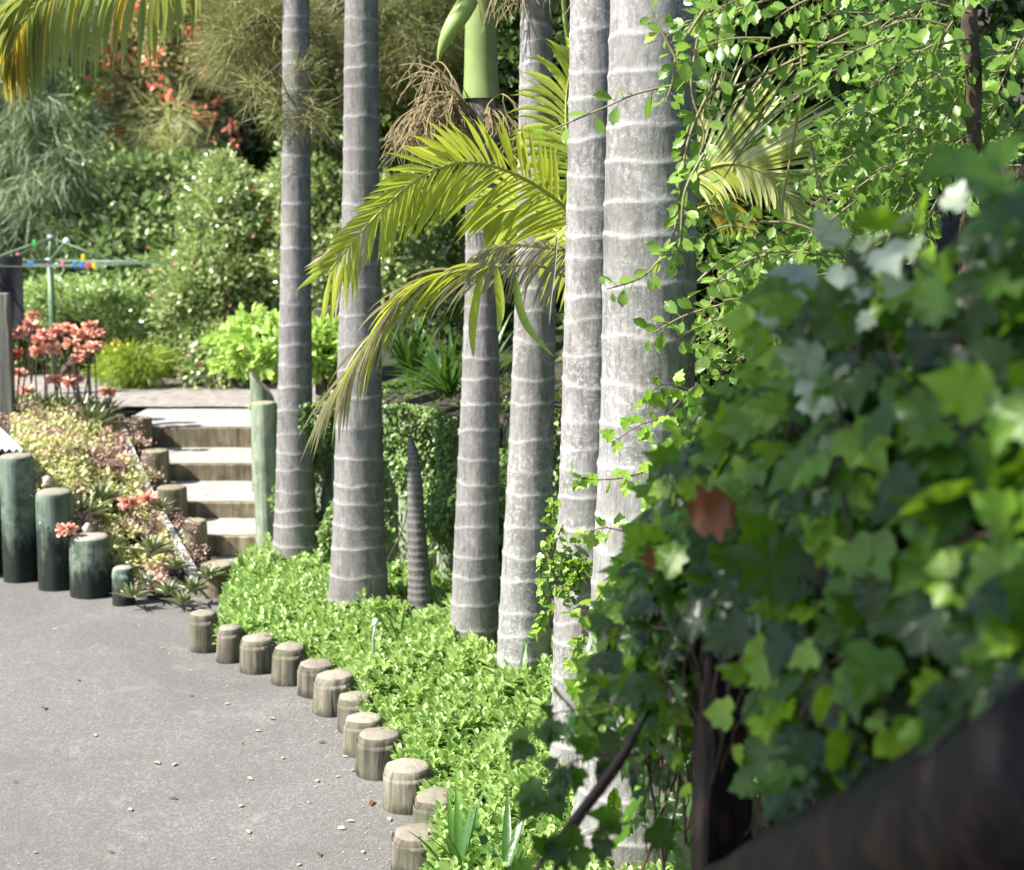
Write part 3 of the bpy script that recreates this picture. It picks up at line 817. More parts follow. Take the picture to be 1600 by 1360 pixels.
def crown(parent, x, y, z, r, seed, nf=9, L=2.1, shaft=True, raised=False):
    rnd = random.Random(seed)
    if shaft:
        b = MB()
        rows = []
        th = np.linspace(0, 2 * np.pi, 28, endpoint=False)
        for u in np.linspace(0, 1, 16):
            k = (1.18 - .3 * u ** .8) + (.05 * math.exp(-(u / .05) ** 2))
            rows.append([(x + r * k * math.cos(t), y + r * k * math.sin(t), z + .95 * u) for t in th])
        b.grid(np.array(rows), closed=True)
        b.build('crownshaft', M['crownshaft'], parent)
        z += .9
    proto = MB()
    pts = [(0, 0, 0), (.35, 0, .55), (.95, 0, .95), (1.6, 0, .95), (L * 1.08, 0, .45), (L * 1.25, 0, -.1)]
    st = random.getstate(); random.seed(seed)
    frond_mesh(proto, pts, (0, 1, 0), .62, n=42, ang=1.05, lift=-.05, droop=.7, width=.045, start=.2, r0=.02, segs=4)
    random.setstate(st)
    base = proto.build('frond', [M['rachis'], M['frond_green']], parent)
    base.matrix_parent_inverse = Matrix()
    for k in range(nf):
        o = base if k == 0 else base.copy()
        if k: COL.objects.link(o); o.parent = parent
        o.matrix_parent_inverse = Matrix()
        o.location = Vector((x, y, z)) - parent.location
        o.rotation_euler = (rnd.uniform(-.15, .15), (rnd.uniform(-.75, -.35) if raised else rnd.uniform(-.25, .5) if k % 3 else -.45), k * 2 * math.pi / nf + rnd.uniform(-.2, .2))
        o.scale = [rnd.uniform(.85, 1.1)] * 3

def inflorescence(parent, p, spread, length, n, seed, name='fruit_stalks', mat='fruit_stalk', down=.8, bias=(0, 0, 0)):
    rnd = random.Random(seed); b = MB()
    for k in range(n):
        th = rnd.random() * 6.283
        d = Vector((math.cos(th) * spread, math.sin(th) * spread, rnd.uniform(-.1, .5))) + Vector(bias)
        q = Vector(p); pts = [q.copy()]
        st = length * rnd.uniform(.6, 1.2) / 7
        for s in range(7):
            q = q + d.normalized() * st; pts.append(q.copy())
            d = d.normalized() + Vector((rnd.gauss(0, .12), rnd.gauss(0, .12), -down * .33))
        b.tube(smooth_line(pts, 14), np.linspace(.0055, .0025, 14), 4, cap=False)
        for s in range(9):      # side strands
            i = rnd.randint(1, 6); d2 = Vector((rnd.gauss(0, .5), rnd.gauss(0, .5), -.5 - .5 * down))
            q2 = pts[i].copy(); pp = [q2.copy()]
            for _ in range(4):
                q2 = q2 + d2.normalized() * length * .11; pp.append(q2.copy()); d2 += Vector((rnd.gauss(0, .35), rnd.gauss(0, .35), -.2))
            b.tube(pp, [.003, .003, .0026, .0022, .0015], 4, cap=False)
    b.build(name, M[mat], parent)

PALMS = [
    dict(Y=10.68, e=[(0, 443, 482), (300, 441, 485), (600, 435, 487), (790, 430, 491), (885, 425, 499)], sp=.15, top=5.8, mat='trunk_a', lab='slim dark-topped ringed palm standing right beside the steps and green post'),
    dict(Y=9.42, e=[(0, 540, 590), (300, 536, 592), (600, 527, 597), (800, 521, 600), (900, 515, 606), (950, 510, 611)], sp=.155, top=6.9, mat='trunk_a', lab='tall straight ringed palm between the slimmest palm and the curved stump'),
    dict(Y=8.5, e=[(200, 729, 775), (450, 727, 778), (600, 722, 780), (800, 712, 780), (900, 707, 779), (1010, 700, 779)], sp=.135, top=3.2, mat='trunk_a', lab='ringed palm with a smooth green crownshaft and brown fruit sprays'),
    dict(Y=7.98, e=[(0, 815, 862), (200, 811, 862), (450, 806, 868), (700, 795, 865), (900, 783, 862), (1050, 774, 862)], sp=.15, top=3.75, mat='trunk_b', lab='pale mottled ringed palm with dry fruit sprays hanging at its top'),
    dict(Y=6.55, e=[(0, 893, 972), (250, 888, 968), (500, 882, 968), (700, 876, 966), (900, 867, 962), (1080, 862, 962), (1250, 850, 962), (1350, 846, 966)], sp=.13, top=7.3, mat='trunk_b', lab='pale knobbly ringed palm half behind the thickest palm'),
    dict(Y=5.6, e=[(0, 957, 1086), (300, 947, 1087), (600, 940, 1084), (800, 930, 1078), (1000, 918, 1076), (1200, 900, 1082), (1400, 880, 1095)], sp=.155, top=7.6, mat='trunk_b', lab='thickest and nearest ringed palm, leafy twigs crossing its bark'),
]
pal = []
for i, d in enumerate(PALMS):
    x0 = D((d['e'][-1][1] + d['e'][-1][2]) / 2, d['e'][-1][0], d['Y']).x
    t = thing('palm_tree', (x0, d['Y'], 0), d['lab'], 'palm tree', 'ringed palms in a row')
    xt, rt = trunk(d['e'], d['Y'], d['top'], d['sp'], t, M[d['mat']], seed=i + 1, wob=.016 if i > 2 else .011)
    crown(t, xt, d['Y'], d['top'], rt, 20 + i, nf=9, raised=i in (2, 3))
    pal.append(t)
# fruit sprays of the third and fourth palm
p = D(745, 175, 8.5)
inflorescence(pal[2], (p.x - .05, 8.38, p.z), .9, .46, 60, 5, bias=(-1.2, -.2, .45), down=.8)
inflorescence(pal[2], (p.x + .05, 8.38, p.z - .02), .5, .32, 9, 6, bias=(.6, -.2, .1), down=1.3)
p = D(838, 8, 7.98)
inflorescence(pal[3], (p.x, 7.86, p.z + .22), .8, .42, 26, 8, bias=(0, -.2, 0), down=1.5)
# green spathe hanging from the third palm
b = MB()
sp_ = smooth_line([D(752, -45, 8.4), D(730, 5, 8.28), D(705, 45, 8.23), D(690, 75, 8.23), D(684, 98, 8.23)], 16)
b.tube(sp_, [.02, .035, .045, .05, .052, .052, .05, .046, .042, .036, .03, .024, .018, .012, .007, .003], 10)
b.build('spathe', M['spathe'], pal[2])
b = MB()
pp = smooth_line([D(878, -60, 7.6), D(882, 20, 7.7), D(892, 90, 7.8), D(905, 150, 7.9)], 12)
b.tube(pp, .012, 6); b.build('petiole', M['spathe'], pal[3])

# curved ringed stump
t = thing('palm_stump', tuple(G(655, 975)), 'thin dark horn-shaped ringed stump leaning up from the bed', 'palm stump')
def stump():
    Y = 9.3; rnd = random.Random(4)
    line = smooth_line([D(657, 985, Y), D(656, 920, Y), D(652, 850, Y), D(649, 780, Y), D(646, 720, Y), D(641, 684, Y)], 150)
    wid = np.interp(np.linspace(0, 1, 150), [0, .2, .45, .7, .88, 1], [44, 36, 28, 22, 15, 7])
    th = np.linspace(0, 2 * np.pi, 24, endpoint=False); Pm = np.zeros((150, 24, 3)); A = np.zeros((150, 24))
    rings = [i for i in range(4, 148, 5)]
    for i in range(150):
        r = S(wid[i], Y) / 2
        dz = np.array([i - q + .6 * math.sin(q) for q in rings])
        sw = np.where(dz < 0, np.exp(dz / 1.6), np.exp(-dz / .5)).max()
        Pm[i] = line[i] + np.stack([np.cos(th) * r * (1 + .09 * sw), np.sin(th) * r * (1 + .09 * sw), np.zeros(24)], -1)
        A[i] = np.exp(-(dz / .8) ** 2).max() * .6
    b = MB(); b.grid(Pm, closed=True, attr=A); b.build('trunk', M['trunk_dark'], t, attr='ring')
M['trunk_dark'] = bark_palm_mat('palm_bark_dark', (.07, .065, .06), (.17, .155, .15), (.34, .33, .33))
stump()

# ------------------------------------------------------------------ young palm with the bright fronds
YP = 7.5
yp = thing('young_palm', (.62, YP, 0), 'young palm with arching yellow-green fronds spreading behind the thick palms', 'palm tree')
b = MB(); b.tube([(.62, YP, 0), (.61, YP, 1.2), (.6, YP, 2.1)], [.09, .08, .07], 16); b.build('trunk', M['trunk_b'], yp)
b = MB(); b.tube([(.6, YP, 2.05), (.59, YP, 2.3), (.58, YP, 2.55)], [.085, .075, .05], 16); b.build('crownshaft', M['crownshaft'], yp)
c0 = Vector((.58, YP, 2.5))
def fr(pts, name='frond', mats=('rachis', 'frond', 'frond_dry'), **kw):
    b = MB(); frond_mesh(b, pts, **kw)
    return b.build(name, [M[m] for m in mats], yp)
UP = (0.05, .1, 1)
# main frond over the left palms
pts = [c0, D(930, 380, 7.4), D(880, 322, 7.3), D(810, 275, 7.15), D(735, 254, 7.0), D(665, 272, 6.9), D(600, 325, 6.85), D(545, 385, 6.85), D(515, 425, 6.9)]
fr(pts, side=(.15, -.15, 1), L=.40, n=60, ang=1.0, droop=.28, width=.029, start=.2, lift=.0, r0=.012, sdroop=(.9, 1.3),
   prof=([0, .2, .35, .5, .62, .8, .9, 1], [.5, .8, .95, .95, .7, .5, .62, .62]), upper=.78, lower=1.15, tips=lambda t, s_: .0 if t < .8 else .35)
# its folded tip leaflets
pts = [c0, D(925, 400, 7.1), D(868, 390, 7.0), D(810, 385, 6.9), D(760, 392, 6.85), D(720, 420, 6.85)]
fr(pts, side=(.1, -.35, 1), L=.3, n=56, ang=.95, droop=1.1, width=.013, start=.25, r0=.009, mats=('rachis', 'frond_grey', 'frond_dry'),
   upper=.25, lower=1.0, tips=lambda t, s_: .35, jit=.16)
pts = [c0, D(900, 430, 7.2), D(840, 415, 7.0), D(770, 418, 6.9), D(700, 428, 6.8), D(640, 455, 6.75), D(600, 500, 6.75), D(560, 560, 6.8), D(532, 610, 6.85)]
fr(pts, side=(.6, -.2, .8), L=.42, n=54, ang=.46, droop=.7, width=.016, start=.3, r0=.01, mats=('rachis', 'frond_dry', 'frond'),
   upper=.8, lower=1.0, tips=lambda t, s_: .4 if t < .6 else .06, jit=.09, prof=([0, .3, .5, .8, 1], [.5, .7, .85, .95, .95]))
# a few long single leaflets hanging free
for (a, mlist) in (([(752, 430), (742, 480), (738, 520), (740, 560)], 'frond'), ([(775, 420), (780, 455), (782, 490), (778, 520)], 'frond'), ([(805, 430), (812, 480), (830, 520), (868, 560)], 'frond_green'), ([(870, 370), (866, 420), (860, 470), (858, 510)], 'frond_grey')):
    b = MB(); ln = smooth_line([D(px, py, 6.85) for px, py in a], 12); rows = []; wmax = .007 if mlist == 'frond_grey' else .02
    for k, q in enumerate(ln):
        w = wmax * math.sin(math.pi * min(1, (k + 1.2) / 12)) ** .7
        rows.append([(q[0] - w, q[1], q[2]), (q[0], q[1] + .006, q[2]), (q[0] + w, q[1], q[2])])
    b.grid(np.array(rows)); b.build('leaflet', M[mlist], yp)
# upright fronds behind the two near palms
fr([c0, D(930, 330, 7.6), D(900, 270, 7.6), D(885, 200, 7.6), D(890, 120, 7.6), D(925, 60, 7.5)], side=(1, -.2, .1), L=.34, n=44, ang=1.0, droop=.7, width=.03, start=.15, r0=.012)
fr([c0, D(900, 380, 7.7), D(868, 360, 7.8), D(830, 330, 7.9), D(790, 330, 8.0), D(760, 350, 8.0)], side=(.2, -.2, 1), L=.42, n=46, ang=.9, droop=.6, width=.03, start=.1, r0=.012)
# right frond, leaflets up and fringe down
pts = [c0, D(1040, 315, 7.2), D(1095, 268, 7.1), D(1150, 256, 7.05), D(1200, 276, 7.0), D(1235, 318, 7.0), D(1255, 370, 7.0)]
fr(pts, side=(.3, -.1, 1), L=.58, n=76, ang=.78, droop=.08, width=.018, start=.26, r0=.013, sdroop=(.8, 14), prof=([0, .3, .5, .7, 1], [.7, 1, 1, .8, .5]), jit=.04,
   upper=1.0, lower=.36, mats=('rachis', 'frond_pale', 'frond'), tips=lambda t, s_: .25)
fr([c0, D(1060, 340, 7.6), D(1110, 320, 7.6), D(1150, 330, 7.6), D(1168, 360, 7.6)], side=(.3, -.3, .8), L=.2, n=24, ang=.8, droop=1.2, width=.018, start=.4, r0=.01, mats=('rachis', 'frond_gold', 'frond'), tips=lambda t, s_: .4)

# ------------------------------------------------------------------ old frond of the slimmest palm hanging into the top left corner
b = MB()
pts = [Vector((-1.65, 10.75, 6.75)), Vector((-2.0, 10.1, 6.3)), D(370, -260, 9.0), D(335, -110, 8.6), D(250, -38, 8.5), D(150, -24, 8.5), D(70, 0, 8.5), D(32, 45, 8.5), D(18, 92, 8.5)]
frond_mesh(b, pts, side=(.3, -.55, .8), L=.62, n=74, ang=1.15, droop=1.5, width=.034, start=.35, r0=.016, mi=(0, 1, 2), prof=([0, .35, .6, .8, .92, 1], [.6, .65, .85, .8, .6, .4]),
           tips=lambda t, s_: .05 if t < .84 else .75, upper=.9, lower=1.0)
b.build('hanging_frond', [M['rachis'], M['frond_hang'], M['frond_gold']], pal[0])

# ------------------------------------------------------------------ trees and shrubs
def tree(name, base, blobs, label, cat, leafm, size, nclump, per, crad, tmpl=SIMPLE, trunk_r=.1, trunk_to=None, bark='bark', width=.9, droop=.0, group=None, limbs=10, shell=.75, flowers=None, up=.5, trunk_pts=None, seed=0, limb_r=.35):
    rs = np.random.default_rng(seed + 11)
    t = thing(name, tuple(base), label, cat, group)
    bl_ = np.array([tuple(q[0]) for q in blobs]); br = np.array([q[1] for q in blobs])
    vol = br.prod(1) ** (2 / 3.); vol /= vol.sum()
    which = rs.choice(len(blobs), nclump, p=vol)
    dirs = norm(rs.normal(0, 1, (nclump, 3)))
    rr = rs.uniform(0, 1, nclump) ** (1 / 3.); rr = shell * 1 + (1 - shell) * rr if False else np.where(rs.random(nclump) < shell, rs.uniform(.72, 1.05, nclump), rs.uniform(.1, .75, nclump))
    cc = bl_[which] + dirs * br[which] * rr[:, None]
    n = nclump * per
    ci = np.repeat(np.arange(nclump), per)
    off = rs.normal(0, 1, (n, 3)); off = norm(off) * (rs.uniform(0, 1, (n, 1)) ** .5)
    cr = crad * rs.uniform(.6, 1.3, nclump)
    pos = cc[ci] + off * cr[ci][:, None] * np.array([1, 1, .75])
    d = norm(off * .8 + dirs[ci] * .6 + rs.normal(0, .5, (n, 3)) + np.array([0, 0, -droop]))
    nh = np.array([0, 0, up]) + dirs[ci] * .5 + rs.normal(0, .5, (n, 3))
    L = size * rs.uniform(.6, 1.3, n)
    b = MB(); b.scatter(tmpl, frames(d, nh, L, L * width), pos)
    b.build('crown', M[leafm], t)
    # trunk and limbs
    b = MB()
    top = Vector(trunk_to) if trunk_to is not None else Vector(tuple(bl_.mean(0)))
    bs = Vector(tuple(base))
    tp = trunk_pts if trunk_pts else [bs, bs.lerp(top, .35) + Vector((.05, .03, 0)), bs.lerp(top, .7) - Vector((.04, 0, 0)), top]
    tl = smooth_line(tp, 14)
    b.tube(tl, np.linspace(trunk_r, trunk_r * .45, 14), 10, jit=.04)
    for k in rs.choice(nclump, min(limbs, nclump), replace=False):
        q = Vector(tuple(cc[k])); i0 = int(rs.integers(5, 13)); s0 = Vector(tuple(tl[i0]))
        mid = s0.lerp(q, .5) + Vector(tuple(rs.normal(0, .08, 3)))
        b.tube(smooth_line([s0, mid, q], 8), np.linspace(trunk_r * limb_r, trunk_r * .08, 8), 5, cap=False)
    b.build('trunk', M[bark], t)
    if flowers:
        fm, fn, fs, near = flowers
        k = rs.choice(nclump, fn)
        fp = cc[k] + dirs[k] * cr[k][:, None] * .9 + rs.normal(0, crad * .4, (fn, 3)) + np.array([0, -crad * .4, 0])
        fp = np.repeat(fp, near, axis=0) + rs.normal(0, fs * .5, (fn * near, 3))
        fd = norm(rs.normal(0, 1, (fn * near, 3)) + np.array([0, -.6, .3]))
        Lf = fs * rs.uniform(.7, 1.2, fn * near)
        b = MB(); b.scatter(SIMPLE, frames(fd, rs.normal(0, 1, (fn * near, 3)), Lf, Lf), fp)
        tag(b.build('flowers', M[fm], t), kind='stuff')
    return t
def blob(px, py, Y, rx, rz=None, ry=None):
    """crown lobe centred in space; rx, rz in metres"""
    rz = rz or rx; ry = ry or rx * .8
    return (D(px, py, Y), (rx, ry, rz))

# far trees
tree('feathery_tree', (D(38, 600, 19).x, 19, TZ), [blob(30, 200, 19, .9, .9), blob(90, 290, 18.6, .65, .75), blob(-40, 330, 19, .8, .9), blob(20, 60, 19.3, .9, .8), blob(60, 370, 19, .6, .5)],
     'tall feathery blue-green tree behind the clothesline', 'tree', 'casuarina', .26, 300, 90, .26, tmpl=NEEDLE, width=.7, droop=.9, trunk_r=.09, trunk_to=D(38, 60, 19), seed=1, limbs=20)
tree('broadleaf_tree', (-7.2, 22, TZ + 1), [blob(190, 120, 22, 1.3, 1.5), blob(130, 30, 22, 1.3, 1.2), blob(250, 30, 22.5, 1.3, 1.0), blob(170, 260, 21.5, 1.0, .9), blob(40, 10, 23, 1.6, 1.4)],
     'light green glossy broadleaf tree behind the hanging palm frond', 'tree', 'bushA', .11, 420, 70, .34, trunk_r=.16, seed=2)
tree('flowering_tree', (-4.4, 20, TZ + .6), [blob(265, 130, 20, .75, .7), blob(330, 60, 20, .9, .7), blob(240, 60, 20.3, .5, .6), blob(300, 200, 20, .6, .5)],
     'olive brown tree dotted with coral red blossoms', 'tree', 'olive', .11, 210, 80, .26, trunk_r=.1, flowers=('red_petal', 150, .1, 8), seed=3)
tree('glossy_shrub', (-5.2, 18.8, TZ + .1), [blob(200, 400, 18.8, .85, .8), blob(270, 320, 19.2, .7, .6), blob(160, 460, 18.4, .5, .5), blob(290, 440, 18.4, .55, .6), blob(110, 470, 18.7, .5, .35)],
     'blue-green glossy leaved shrub behind the clothesline arm', 'shrub', 'bushB', .12, 260, 65, .3, trunk_r=.07, seed=4)
tree('pampas_shrub', (-4.3, 19.3, TZ + .2), [blob(265, 215, 19.3, .36, .5), blob(285, 270, 19.2, .3, .4)],
     'pale straw-coloured feathery bush below the coral blossoms', 'shrub', 'frond_pale', .3, 40, 60, .2, tmpl=NEEDLE, width=.6, droop=.5, trunk_r=.04, seed=5)
tree('camellia_shrub', (-3.1, 17.4, TZ), [blob(370, 320, 17.4, .62, .5), blob(340, 440, 17.1, .62, .55), blob(420, 400, 17.4, .5, .8), blob(300, 510, 16.7, .4, .5), blob(350, 550, 16.5, .5, .35), blob(430, 540, 17, .5, .4)],
     'dense green camellia-like shrub speckled with tiny pink flowers', 'shrub', 'bushC', .075, 420, 80, .2, trunk_r=.06, flowers=('pink_petal', 130, .035, 4), seed=6)
tree('flowering_shrub', (-2.0, 16.6, TZ), [blob(500, 280, 16.8, .5, .5), blob(505, 400, 16.6, .5, .6), blob(620, 400, 16.2, .55, .6), blob(640, 300, 16.3, .45, .4), blob(550, 330, 16.8, .5, .6)],
     'green shrub with scattered pink flowers seen between the two left palms', 'shrub', 'bushC', .075, 300, 80, .2, trunk_r=.06, flowers=('pink_petal', 60, .035, 4), seed=7)
tree('clipped_shrub', (-5.1, 17.0, TZ), [blob(110, 470, 17.4, .55, .22), blob(200, 490, 17.6, .4, .3)], 'low mid-green shrub behind the clothesline pole', 'shrub', 'bushA', .07, 110, 70, .2, trunk_r=.04, seed=8)
tree('yellow_fern', (-3.9, 16.5, TZ), [blob(215, 570, 16.4, .32, .2), blob(180, 580, 16.6, .2, .15)], 'yellow-green ferny bush at the back of the terrace', 'fern', 'bushY', .14, 70, 60, .13, tmpl=NEEDLE, width=1.2, droop=.3, trunk_r=.02, flowers=('yellow_petal', 6, .05, 6), seed=9)
tree('lime_shrub', (-1.9, 12.9, .9), [blob(400, 520, 13.1, .22, .12), blob(430, 545, 12.8, .3, .18), blob(505, 545, 12.6, .24, .2), blob(375, 560, 13.2, .18, .14), blob(345, 530, 13.3, .1, .06)],
     'bright lime leaved shrub glowing above the green posts', 'shrub', 'lime', .1, 120, 26, .12, width=1.1, trunk_r=.03, seed=10)
tree('shaded_shrub', (-6.0, 20, TZ), [blob(140, 540, 18.2, .9, .5), blob(60, 480, 18.4, .9, .5)], 'very dark shaded shrub behind the coral flowers', 'shrub', 'bushD', .1, 160, 60, .3, trunk_r=.05, seed=11)
# backdrop trees higher up the hill
bk = [(-60, 60, 25, 2.6, 'bushA', 'pale green tree at the top left corner'), (200, -40, 26, 2.6, 'bushA', 'light green tree high behind the coral blossoms'), (430, 60, 25, 2.3, 'olive', 'olive tree behind the slimmest palm'),
      (120, 380, 24, 2.2, 'bushD', 'dark tree behind the glossy shrub'), (400, 330, 23, 2.2, 'bushD', 'dark tree behind the camellia-like shrub'), (640, 180, 23, 2.4, 'bushD', 'dark tree in the gap right of the second palm')]
for i, (px, py, Y, r, m, lab) in enumerate(bk):
    c = D(px, py, Y)
    tree('hillside_tree', (c.x, Y, TZ + (Y - 19) * .5), [(c, (r, r * .6, r)), (c + Vector((r * .7, .3, -r * .5)), (r * .7, r * .5, r * .7)), (c + Vector((-r * .7, .3, -r * .4)), (r * .7, r * .5, r * .7))],
         lab, 'tree', m, .15, 330, 55, .5, trunk_r=.16, seed=30 + i)

# hedge behind the palms, right half; its shade is put into the leaf colour
dk = [(690, 90, 13.6, 1.1, .8, 'dark evergreen tree behind the green crownshaft'), (880, 80, 12.6, 1.0, 1.0, 'tree with shade painted into its leaves between the fourth and fifth palms'), (1150, 60, 10.6, .9, .7, 'dark tree behind the right-hand twigs'),
      (1400, 100, 10.4, 1.2, 1.0, 'dark leafy tree at the top right behind the shrub'), (900, 400, 12.2, 1.2, .8, 'dark shrub behind the yellow-green fronds'), (1150, 430, 9.6, .75, .7, 'dark undergrowth shrub right of the thick palm')]
for i, (px, py, Y, rx, rz, lab) in enumerate(dk):
    c = D(px, py, Y)
    tree('shade_toned_tree', (c.x, Y + .3, 1.4), [(c, (rx, rx * .6, rz)), (c + Vector((rx * .5, .2, rz * .6)), (rx * .7, .5, rz * .6)), (c + Vector((-rx * .5, .2, -rz * .6)), (rx * .7, .5, rz * .5))],
         lab, 'tree' if i < 4 else 'shrub', 'bushD', .1, 230, 60, .28, trunk_r=.07, seed=50 + i)

# pine whose needle sprays hang across the upper left
c = D(640, -120, 11.9)
tree('pine_tree', (c.x, 12.6, 1.2), [blob(430, 60, 11.2, .42, .3, .3), blob(385, 95, 11.6, .32, .25, .3), blob(500, 120, 11.6, .4, .28, .3), blob(640, 40, 12.2, .5, .35, .4), blob(400, 20, 11.4, .45, .25, .3), blob(450, 150, 10.45, .3, .18, .18), blob(620, 120, 12.4, .4, .2)],
     'olive brown pine with soft needle sprays across the slimmest palm', 'tree', 'needle', .16, 250, 90, .16, tmpl=NEEDLE, width=.45, droop=.1, trunk_r=.09, trunk_pts=[Vector((D(566, 600, 12.6).x, 12.6, 1.2)), D(566, 300, 12.6), D(568, 60, 12.6), D(570, -150, 12.6)], seed=60, limbs=26, limb_r=.3)

# unseen tree crown added left of the viewer to shade the near ivy
tree('added_shade_tree', (-4.2, -.6, 1.0), [(Vector((-3.4, 1.2, 6.3)), (1.1, 1.0, .6)), (Vector((-2.9, .3, 6.0)), (1.2, .9, .6)), (Vector((-4.2, .4, 6.4)), (1.0, 1.0, .6)), (Vector((-3.0, 2.0, 6.2)), (.8, .6, .45))],
     'added unseen tree above the viewer, shading the near ivy', 'tree', 'bushA', .11, 230, 40, .26, trunk_r=.15, trunk_to=(-3.6, .6, 5.8), seed=70)

# ------------------------------------------------------------------ strap leaved plants
def strap_plant(pos, n, L, w, label, seed, spread=1.0, bias=(0, 0), name='strappy_plant', mat='strap', upr=.6, group='strap leaved plants'):
    rnd = random.Random(seed); b = MB(); pos = Vector(pos)
    for k in range(n):
        th = rnd.random() * 6.283; l = L * rnd.uniform(.6, 1.15)
        d = Vector((math.cos(th) * spread + bias[0], math.sin(th) * spread + bias[1], upr + rnd.random() * .9)).normalized()
        p = pos + Vector((rnd.gauss(0, .02), rnd.gauss(0, .02), 0))
        rows = []
        wd = d.cross(Vector((0, 0, 1))).normalized()
        nseg = 9
        for q in range(nseg + 1):
            u = q / nseg; ww = w * .5 * (1 - max(0, u - .55) / .45 * .97) * (.7 + .3 * min(1, u * 4))
            up = wd.cross(d).normalized()
            rows.append([tuple(p - wd * ww + up * ww * .35), tuple(p), tuple(p + wd * ww + up * ww * .35)])
            d = (d + Vector((0, 0, -.9 / nseg * (u + .3) * rnd.uniform(.6, 1.4)))).normalized()
            p = p + d * l / nseg
        b.grid(np.array(rows))
    o = b.build(name, M[mat], loc=pos)
    tag(o, label, 'plant', group)
    return o
def bedz(px, py): return G(px, py, .1)
p = bedz(718, 1380); strap_plant(p, 14, .35, .034, 'dark strappy plant fanning up at the bottom edge beside the nearest bollard', 1, spread=.55, bias=(-.05, -.1), upr=.8)
p = bedz(800, 1400); strap_plant(p, 14, .42, .034, 'strappy green plant at the bottom edge under the ivy', 2, spread=.8, bias=(-.4, 0), upr=.6)
p = bedz(818, 1098); strap_plant(p, 20, .36, .034, 'dark strappy plant at the foot of the pale mottled palm', 3, spread=.8, bias=(-.3, -.1), upr=.45)
p = bedz(626, 1005); strap_plant(p, 9, .26, .022, 'small strappy tuft just left of the horn-shaped stump', 4, spread=.5, bias=(-.3, 0), upr=.9)
p = bedz(480, 940); strap_plant(p, 9, .24, .026, 'small strappy tuft between the two left palms', 5, spread=.8, bias=(-.2, 0), upr=.5)
p = G(380, 905, .1); strap_plant(p, 5, .2, .03, 'single pale-tipped strappy shoot in front of the steps', 6, spread=.15, bias=(-.1, 0), upr=1.4)
p = D(700, 618, 10.45); strap_plant(p, 46, .62, .032, 'big dark green strappy clump on top of the creeper wall', 7, spread=.8, bias=(-.5, -.1), upr=.5)
p = D(640, 560, 11.3); strap_plant(p + Vector((0, 0, -.15)), 36, .6, .03, 'dark strappy clump behind the big one on the wall', 8, spread=.7, bias=(0, -.1), upr=.8)
p = D(760, 600, 10.2); strap_plant(p, 26, .5, .03, 'strappy clump on the wall between the third and fourth palms', 9, spread=.7, bias=(.1, -.1), upr=.7)
# thin grey stake
p = G(584, 1052, .1); b = MB()
b.tube([p, p + Vector((0.0, 0, .2)), p + Vector((.012, 0, .27))], [.007, .007, .006], 8)
tk = thing('irrigation_stake', tuple(p), 'thin grey plastic stake with a small head standing in the ground cover', 'stake')
b.build('stake', M['grey_plastic'], tk)
b = MB(); b.tube([p + Vector((.012, 0, .265)), p + Vector((.012, 0, .275)), p + Vector((.012, 0, .3)), p + Vector((.012, 0, .305))], [.008, .017, .017, .01], 10); b.build('head', M['white_plastic'], tk)

# ------------------------------------------------------------------ pole wall behind the palms, with creeper
wt = thing('pole_wall', (0, 10, 0), 'retaining wall of round green poles under the creeper', 'retaining wall')
ds = np.concatenate([[0], np.cumsum(np.linalg.norm(np.diff(WLx[:, :2], axis=0), axis=1))])
s0 = ds[np.argmin(abs(WLx[:, 1] - 5.6))]; s1 = ds[-14]
k = 0
s_ = s0
while s_ < s1:
    x = np.interp(s_, ds, WLx[:, 0]); y = np.interp(s_, ds, WLx[:, 1]); z = np.interp(s_, ds, WLx[:, 2])
    post('pole', (x - .03, y - .05, 0), .085, z - .02 + random.uniform(-.03, .02), M['green_post'], None, parent=wt, sides=16)
    s_ += .185
def wall_leaves(b, sa, sb, z0f, z1f, n, size, tmpl, out=.05, lump=.12, dens=None, width=1.0, seed=0):
    rs = np.random.default_rng(seed)
    P_, D_, N_ = [], [], []
    while len(P_) < n:
        s = rs.uniform(sa, sb); x = np.interp(s, ds, WLx[:, 0]); y = np.interp(s, ds, WLx[:, 1]); zt = np.interp(s, ds, WLx[:, 2])
        o = np.array([np.interp(s, ds, outw[:, 0]), np.interp(s, ds, outw[:, 1])])
        z = rs.uniform(z0f, z1f) * zt
        v = nz(s * 1.3, z * .9, seed, 2.2); v2 = nz(s, z, seed + 4, 5)
        if dens is not None and rs.random() > dens(s, z / zt, v): continue
        d_ = out + lump * (v + .5) + .05 * v2 + rs.uniform(-.04, .03)
        bulge = .12 * math.sin(min(1, max(0, z / zt)) * math.pi) * .5
        P_.append((x - o[0] * (d_ + bulge), y - o[1] * (d_ + bulge), z))
        D_.append((-o[0] * .4 + rs.normal(0, .5), -o[1] * .4 + rs.normal(0, .5), -.7 + rs.normal(0, .4)))
        N_.append((-o[0] + rs.normal(0, .4), -o[1] + rs.normal(0, .4), .6 + rs.normal(0, .3)))
    L = size * rs.uniform(.6, 1.3, n)
    b.scatter(tmpl, frames(D_, N_, L, L * width), np.array(P_))
def s_at(y_): return ds[np.argmin(abs(WLx[:, 1] - y_))]
cr = thing('wall_creeper', (-.4, 10.1, 0), 'small-leaved green creeper draped over the pole wall behind the stump', 'creeper')
b = MB()
wall_leaves(b, s_at(9.3), s_at(11.35), .02, 1.08, 19000, .038, SIMPLE, out=.1, lump=.34, width=1.1, seed=1,
            dens=lambda s, f, v: min(1, max(.08, .35 + f * .75 + v * 1.7)))
b.build('foliage', M['creeper'], cr)
b = MB(); rnd = random.Random(3)
